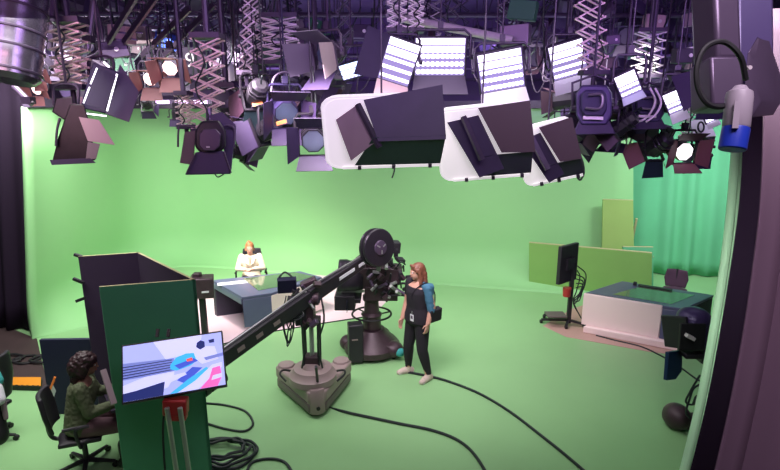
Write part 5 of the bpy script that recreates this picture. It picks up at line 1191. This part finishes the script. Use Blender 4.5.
for i in range(80):
    px = r.uniform(100, 720); zc = r.uniform(6.4, 10.5); qy = r.uniform(0, 96); p = dep(px, qy, zc)
    if p.z > 5.5 or not clear(px, qy, zc): continue
    o = thing('dimmer_box', p, 'small metal power box clamped in the lighting grid', 'power box', 'power boxes in the grid'); s = r.uniform(.12, .24)
    mb = MB(); mb.box((0, 0, 0), (s * 1.5, s * .7, s), (0, r.uniform(-.4, .4), r.uniform(-.5, .5))); mb.build('case', r.choice(['rig', 'housing', 'housing', 'door_tan', 'black', 'blue_dim', 'green_dim', 'door_pink', 'alu_d']), o, bevel=.008)
    mb = MB(); mb.cyl((0, 0, s * .4), (0, 0, 6.18 - p.z), .009, n=6); mb.build('hanger', 'rig', o)
    mb = MB(); mb.cyl((s * .3, -s * .36, 0), (s * .3, -s * .42, 0), s * .14, n=8); mb.build('socket', 'alu', o)
for i in range(26):
    px = r.uniform(110, 720); zc = r.uniform(7, 11); 
    scissor(px, -30, r.uniform(15, 85), zc, r.uniform(9, 22), 'far dim scissor hanger among the crowded grid', 7, r.choice(['rig', 'housing', 'alu_d']), 0, r.uniform(-5, 5), 'far scissor hangers')
# cables with shape
def rcable(pts, zc, r_, label, m='cable', nm='hanging_cable'):
    o = thing(nm, dep(*pts[0], zc), label, 'cable'); mb = MB(o); mb.tube(spline([dep(*p, zc) for p in pts], 6), r_, 6); mb.build('sheath', m, o)
rcable([(650, 88), (655, 100), (651, 112), (643, 120), (633, 122)], 5.9, .012, 'white cable loop hanging before the dark violet lamp body', 'alu')
rcable([(655, 88), (661, 102), (656, 114), (646, 122)], 5.8, .012, 'second white cable hanging before the dark violet lamp body', 'alu')
rcable([(577, 150), (582, 160), (584, 172), (580, 180), (576, 172), (574, 158)], 4.9, .010, 'thin black cable loop dangling right of the smallest soft light')
rcable([(395, 165), (394, 172), (392, 178)], 4.5, .006, 'short dark wire dangling under the largest soft light')
rcable([(271, 92), (274, 78), (284, 72), (300, 76)], 5.9, .016, 'grey hooked tube over the square fronted lamp', 'housing')
# safety chain lamps: small hooks
# ------------------------------------------------------------------ foil duct top left
du = thing('air_duct', dep(18, 40, 4.6), 'fat reflective foil ventilation duct at the upper left corner', 'duct')
a, c = dep(26, -60, 4.6), dep(12, 82, 4.6); T = Matrix.Translation(c) @ (a - c).normalized().to_track_quat('Z', 'Y').to_matrix().to_4x4(); L = (a - c).length
pr = []; N = 26
for i in range(N + 1): pr.append((.215 + (.006 if i % 5 == 0 else 0) - (.05 if i == 0 else 0), L * i / N))
mb = MB(du); mb.lathe(pr, 36, T); mb.build('sleeve', 'duct', du)
for t in (.06, .22, .34, .5):
    mb = MB(du); mb.lathe([(.218, L * t), (.226, L * t + .005), (.226, L * t + .02), (.218, L * t + .025)], 36, T); mb.build('band', 'rig', du)
# pipes at far left top
for (a, c, z, lab) in (((14, 86), (32, 104), 5.2, 'grey tube sloping below the foil duct'), ((45, -10), (37, 60), 5.0, 'dark upright pipe beside the foil duct'), ((54, -10), (50, 50), 5.4, 'second dark upright pipe beside the foil duct'), ((95, -10), (87, 52), 5.2, 'bright edged upright pipe above the purple lamp')):
    o = thing('rig_pipe', dep(*c, z), lab, 'pipe'); mb = MB(o); mb.cyl(dep(*a, z), dep(*c, z), .03, n=10); q = dep(*a, z)
    if a[1] < 0: mb.cyl(q, V((q.x, q.y, 6.18)), .03, n=10)
    mb.build('tube', 'housing' if z != 5.2 else 'alu_d', o)
    mb = MB(o); e = dep(*a, z).lerp(dep(*c, z), .8); mb.box(e, (.09, .09, .07)); mb.build('clamp', 'rig', o)
# ------------------------------------------------------------------ near housing, plug and cable, top right
nh = thing('ceiling_housing', dep(720, 60, 1.6), 'purple grey metal housing on a square post at the upper right', 'housing'); z = 1.6
mb = MB(nh); mb.bar(dep(713, -30, z), dep(717, 64, z), .085, .10); mb.build('post', 'housing', nh, bevel=.012)
mb = MB(nh); mb.bar(dep(699, -30, z + .05), dep(703, 108, z + .05), .016, .05); mb.build('edge_strip', 'alu_d', nh, bevel=.004)
mb = MB(nh); mb.bar(dep(716, 62, z - .02), dep(716, 110, z - .02), .10, .11, w1=.09); mb.build('lower_box', 'housing', nh, bevel=.008)
mb = MB(nh); mb.bar(dep(745, -30, z + .15), dep(746, 108, z + .15), .12, .10); mb.build('back_post', 'housing_d', nh, bevel=.01)
mb = MB(nh); mb.plate([dep(752, 44, z), dep(762, 50, z), dep(776, 82, z + .1), dep(778, 108, z + .1), dep(756, 110, z), dep(748, 90, z)], .06); mb.build('side_wedge', 'housing', nh, bevel=.006)
for q in ((731, 66), (735, 79), (746, 68)):
    mb = MB(nh); p = dep(q[0], q[1], z - .03); mb.cyl(p, p - V((0, .02, 0)), .006, n=8); mb.build('screw', 'alu', nh)
mb = MB(nh); mb.bar(dep(727, 78, z - .05), dep(742, 80, z - .05), .012, .006); mb.build('bracket', 'alu_d', nh)
pg = thing('power_plug', dep(737, 120, 1.2), 'grey industrial plug with a blue cap hanging at the upper right', 'plug')
a, m1, c = dep(740, 90, 1.2), dep(736, 128, 1.2), dep(732, 150, 1.2)
def seg(p, q, prof, mt, nm, par):
    T = Matrix.Translation(p) @ (q - p).normalized().to_track_quat('Z', 'Y').to_matrix().to_4x4(); L = (q - p).length
    mb = MB(pg); mb.lathe([(r_, t * L) for r_, t in prof], 24, T); return mb.build(nm, mt, par)
seg(a, m1, [(.012, -.10), (.018, 0), (.026, .06), (.028, .2), (.028, .95), (.026, 1.0)], 'plug', 'plug_body', pg)
seg(m1, c, [(.0275, 0), (.0285, .1), (.0285, .95), (.026, 1.0)], 'blue', 'blue_cap', pg)
mb = MB(pg); T = (c - a).normalized(); mb.bar(a.lerp(m1, .3) + V((-.02, -.028, 0)), m1 + V((-.02, -.028, 0)), .012, .006); mb.build('lever', 'plug', pg)
cl = thing('plug_cable', dep(739, 90, 1.2), 'thick black cable looping above the blue capped plug', 'cable')
mb = MB(cl); mb.tube(spline([dep(*q) for q in ((744, -30, 1.38), (746, 20, 1.34), (738, 100, 1.25), (746, 80, 1.22), (740, 56, 1.2), (724, 42, 1.2), (706, 47, 1.2), (697, 66, 1.2), (698, 88, 1.2), (708, 104, 1.2), (724, 106, 1.21), (736, 94, 1.2), (739, 90, 1.2))][3:], 8), .0062, 8); mb.build('sheath', 'rubber', cl)
# ------------------------------------------------------------------ light
w = bpy.data.worlds.new('world'); bpy.context.scene.world = w; w.use_nodes = True
w.node_tree.nodes['Background'].inputs[0].default_value = (.35, .2, .5, 1); w.node_tree.nodes['Background'].inputs[1].default_value = .02
def area(loc, tgt, sx, sy, power, col, spread=180):  # unseen area lamp, added for its light without a fixture
    l = bpy.data.lights.new('unseen_area_light', 'AREA'); l.shape = 'RECTANGLE'; l.size = sx; l.size_y = sy; l.energy = power; l.color = col; l.spread = R(spread)
    o = bpy.data.objects.new('unseen_area_light', l); C.objects.link(o); o.location = loc; o.rotation_euler = (V(tgt) - V(loc)).to_track_quat('-Z', 'Y').to_euler(); return o
WH = (1.0, .97, .95)
area((-4.0, 8.2, 4.55), (-6.0, 13.2, 1.3), 4.0, .8, 172, WH, 110)
area((2.2, 7.8, 4.55), (2.6, 12.0, 1.4), 3.0, .8, 56, WH, 110)
area((-4.0, 7.0, 4.6), (-4.1, 8.2, 0), 3.2, 2.5, 150, WH, 130)
area((.6, 8.2, 4.6), (.6, 9.6, 0), 3.5, 2.5, 82, WH, 130)
area((-3.9, 4.6, 4.6), (-4.3, 5.4, 0), 2, 1.5, 55, WH, 110)
area((0, 5.4, 4.7), (0, 6.2, 0), 3, 1, 28, WH, 120)
area((4.6, 7.0, 4.6), (4.8, 8.6, 0), 2.5, 2, 8, (.93, .97, 1), 120)
area((6.2, 8.6, 4.5), (6.7, 12, 1.6), 2, .8, 90, (.9, 1, 1), 100)
area((-3.2, 8.4, 4.6), (-2.7, 10.3, 1.0), 1.0, .5, 60, (1, .9, .82), 60)
area((.8, .6, 5.6), (.3, 8.0, .6), 3.0, .8, 28, (.95, .80, 1.0), 110)  # added front lamp, lifts surfaces that face the camera
area((-.7, 5.5, 4.1), (1.0, 9.2, -.4), 2.4, .5, 56, (1.0, .84, .95), 84)  # second added front lamp, for desk fronts, crane and woman
area((1.3, 2.2, 4.6), (2.85, 3.9, 1.6), .3, .3, 5, (.95, 1, .95), 50)  # added lamp to brighten the pale green roll
# added violet lamps, unseen, standing in for purple haze around the grid
for x, y, z, e in ((-4.5, 3.6, 4.9, 12), (-1, 3.2, 5.0, 19), (2.2, 3.4, 5.0, 24), (4.5, 4.0, 5.0, 18)):
    area((x, y, z), (x, 9, 5.2), 2.0, .5, e, (.60, .32, 1.0), 140)
area((0, 9.5, 4.35), (0, 9.6, 6), 9, 3, 90, (.5, .36, .95))  # added upward lamp, tints the ceiling with the purple haze
area((1.5, 11, 4.9), (2.5, 15.2, 5.0), 9, .5, 90, (.5, .32, 1.0))  # added lamp, raises the far wall to the haze tone
area((-3.5, 3.0, 4.6), (-3.0, 5.5, 4.4), 1.5, .5, 11, (1.0, .55, .65), 140)
area((-4.6, 10.5, 4.6), (-1.5, 6.5, 4.9), 2, .5, 30, (.9, .7, 1.0), 140)
area((.9, .5, 4.9), (2.3, 2.6, 3.2),   .6, .4, 18, (.85, .7, .85), 140)  # added lamp near the camera to lift the purple drape
sc = bpy.context.scene
sc.view_settings.view_transform = 'Standard'; sc.view_settings.look = 'None'; sc.view_settings.exposure = 0.0; sc.view_settings.gamma = 1.0
sc.view_settings.use_curve_mapping = False
sc.cycles.max_bounces = 6; sc.cycles.diffuse_bounces = 3; sc.cycles.sample_clamp_indirect = 4
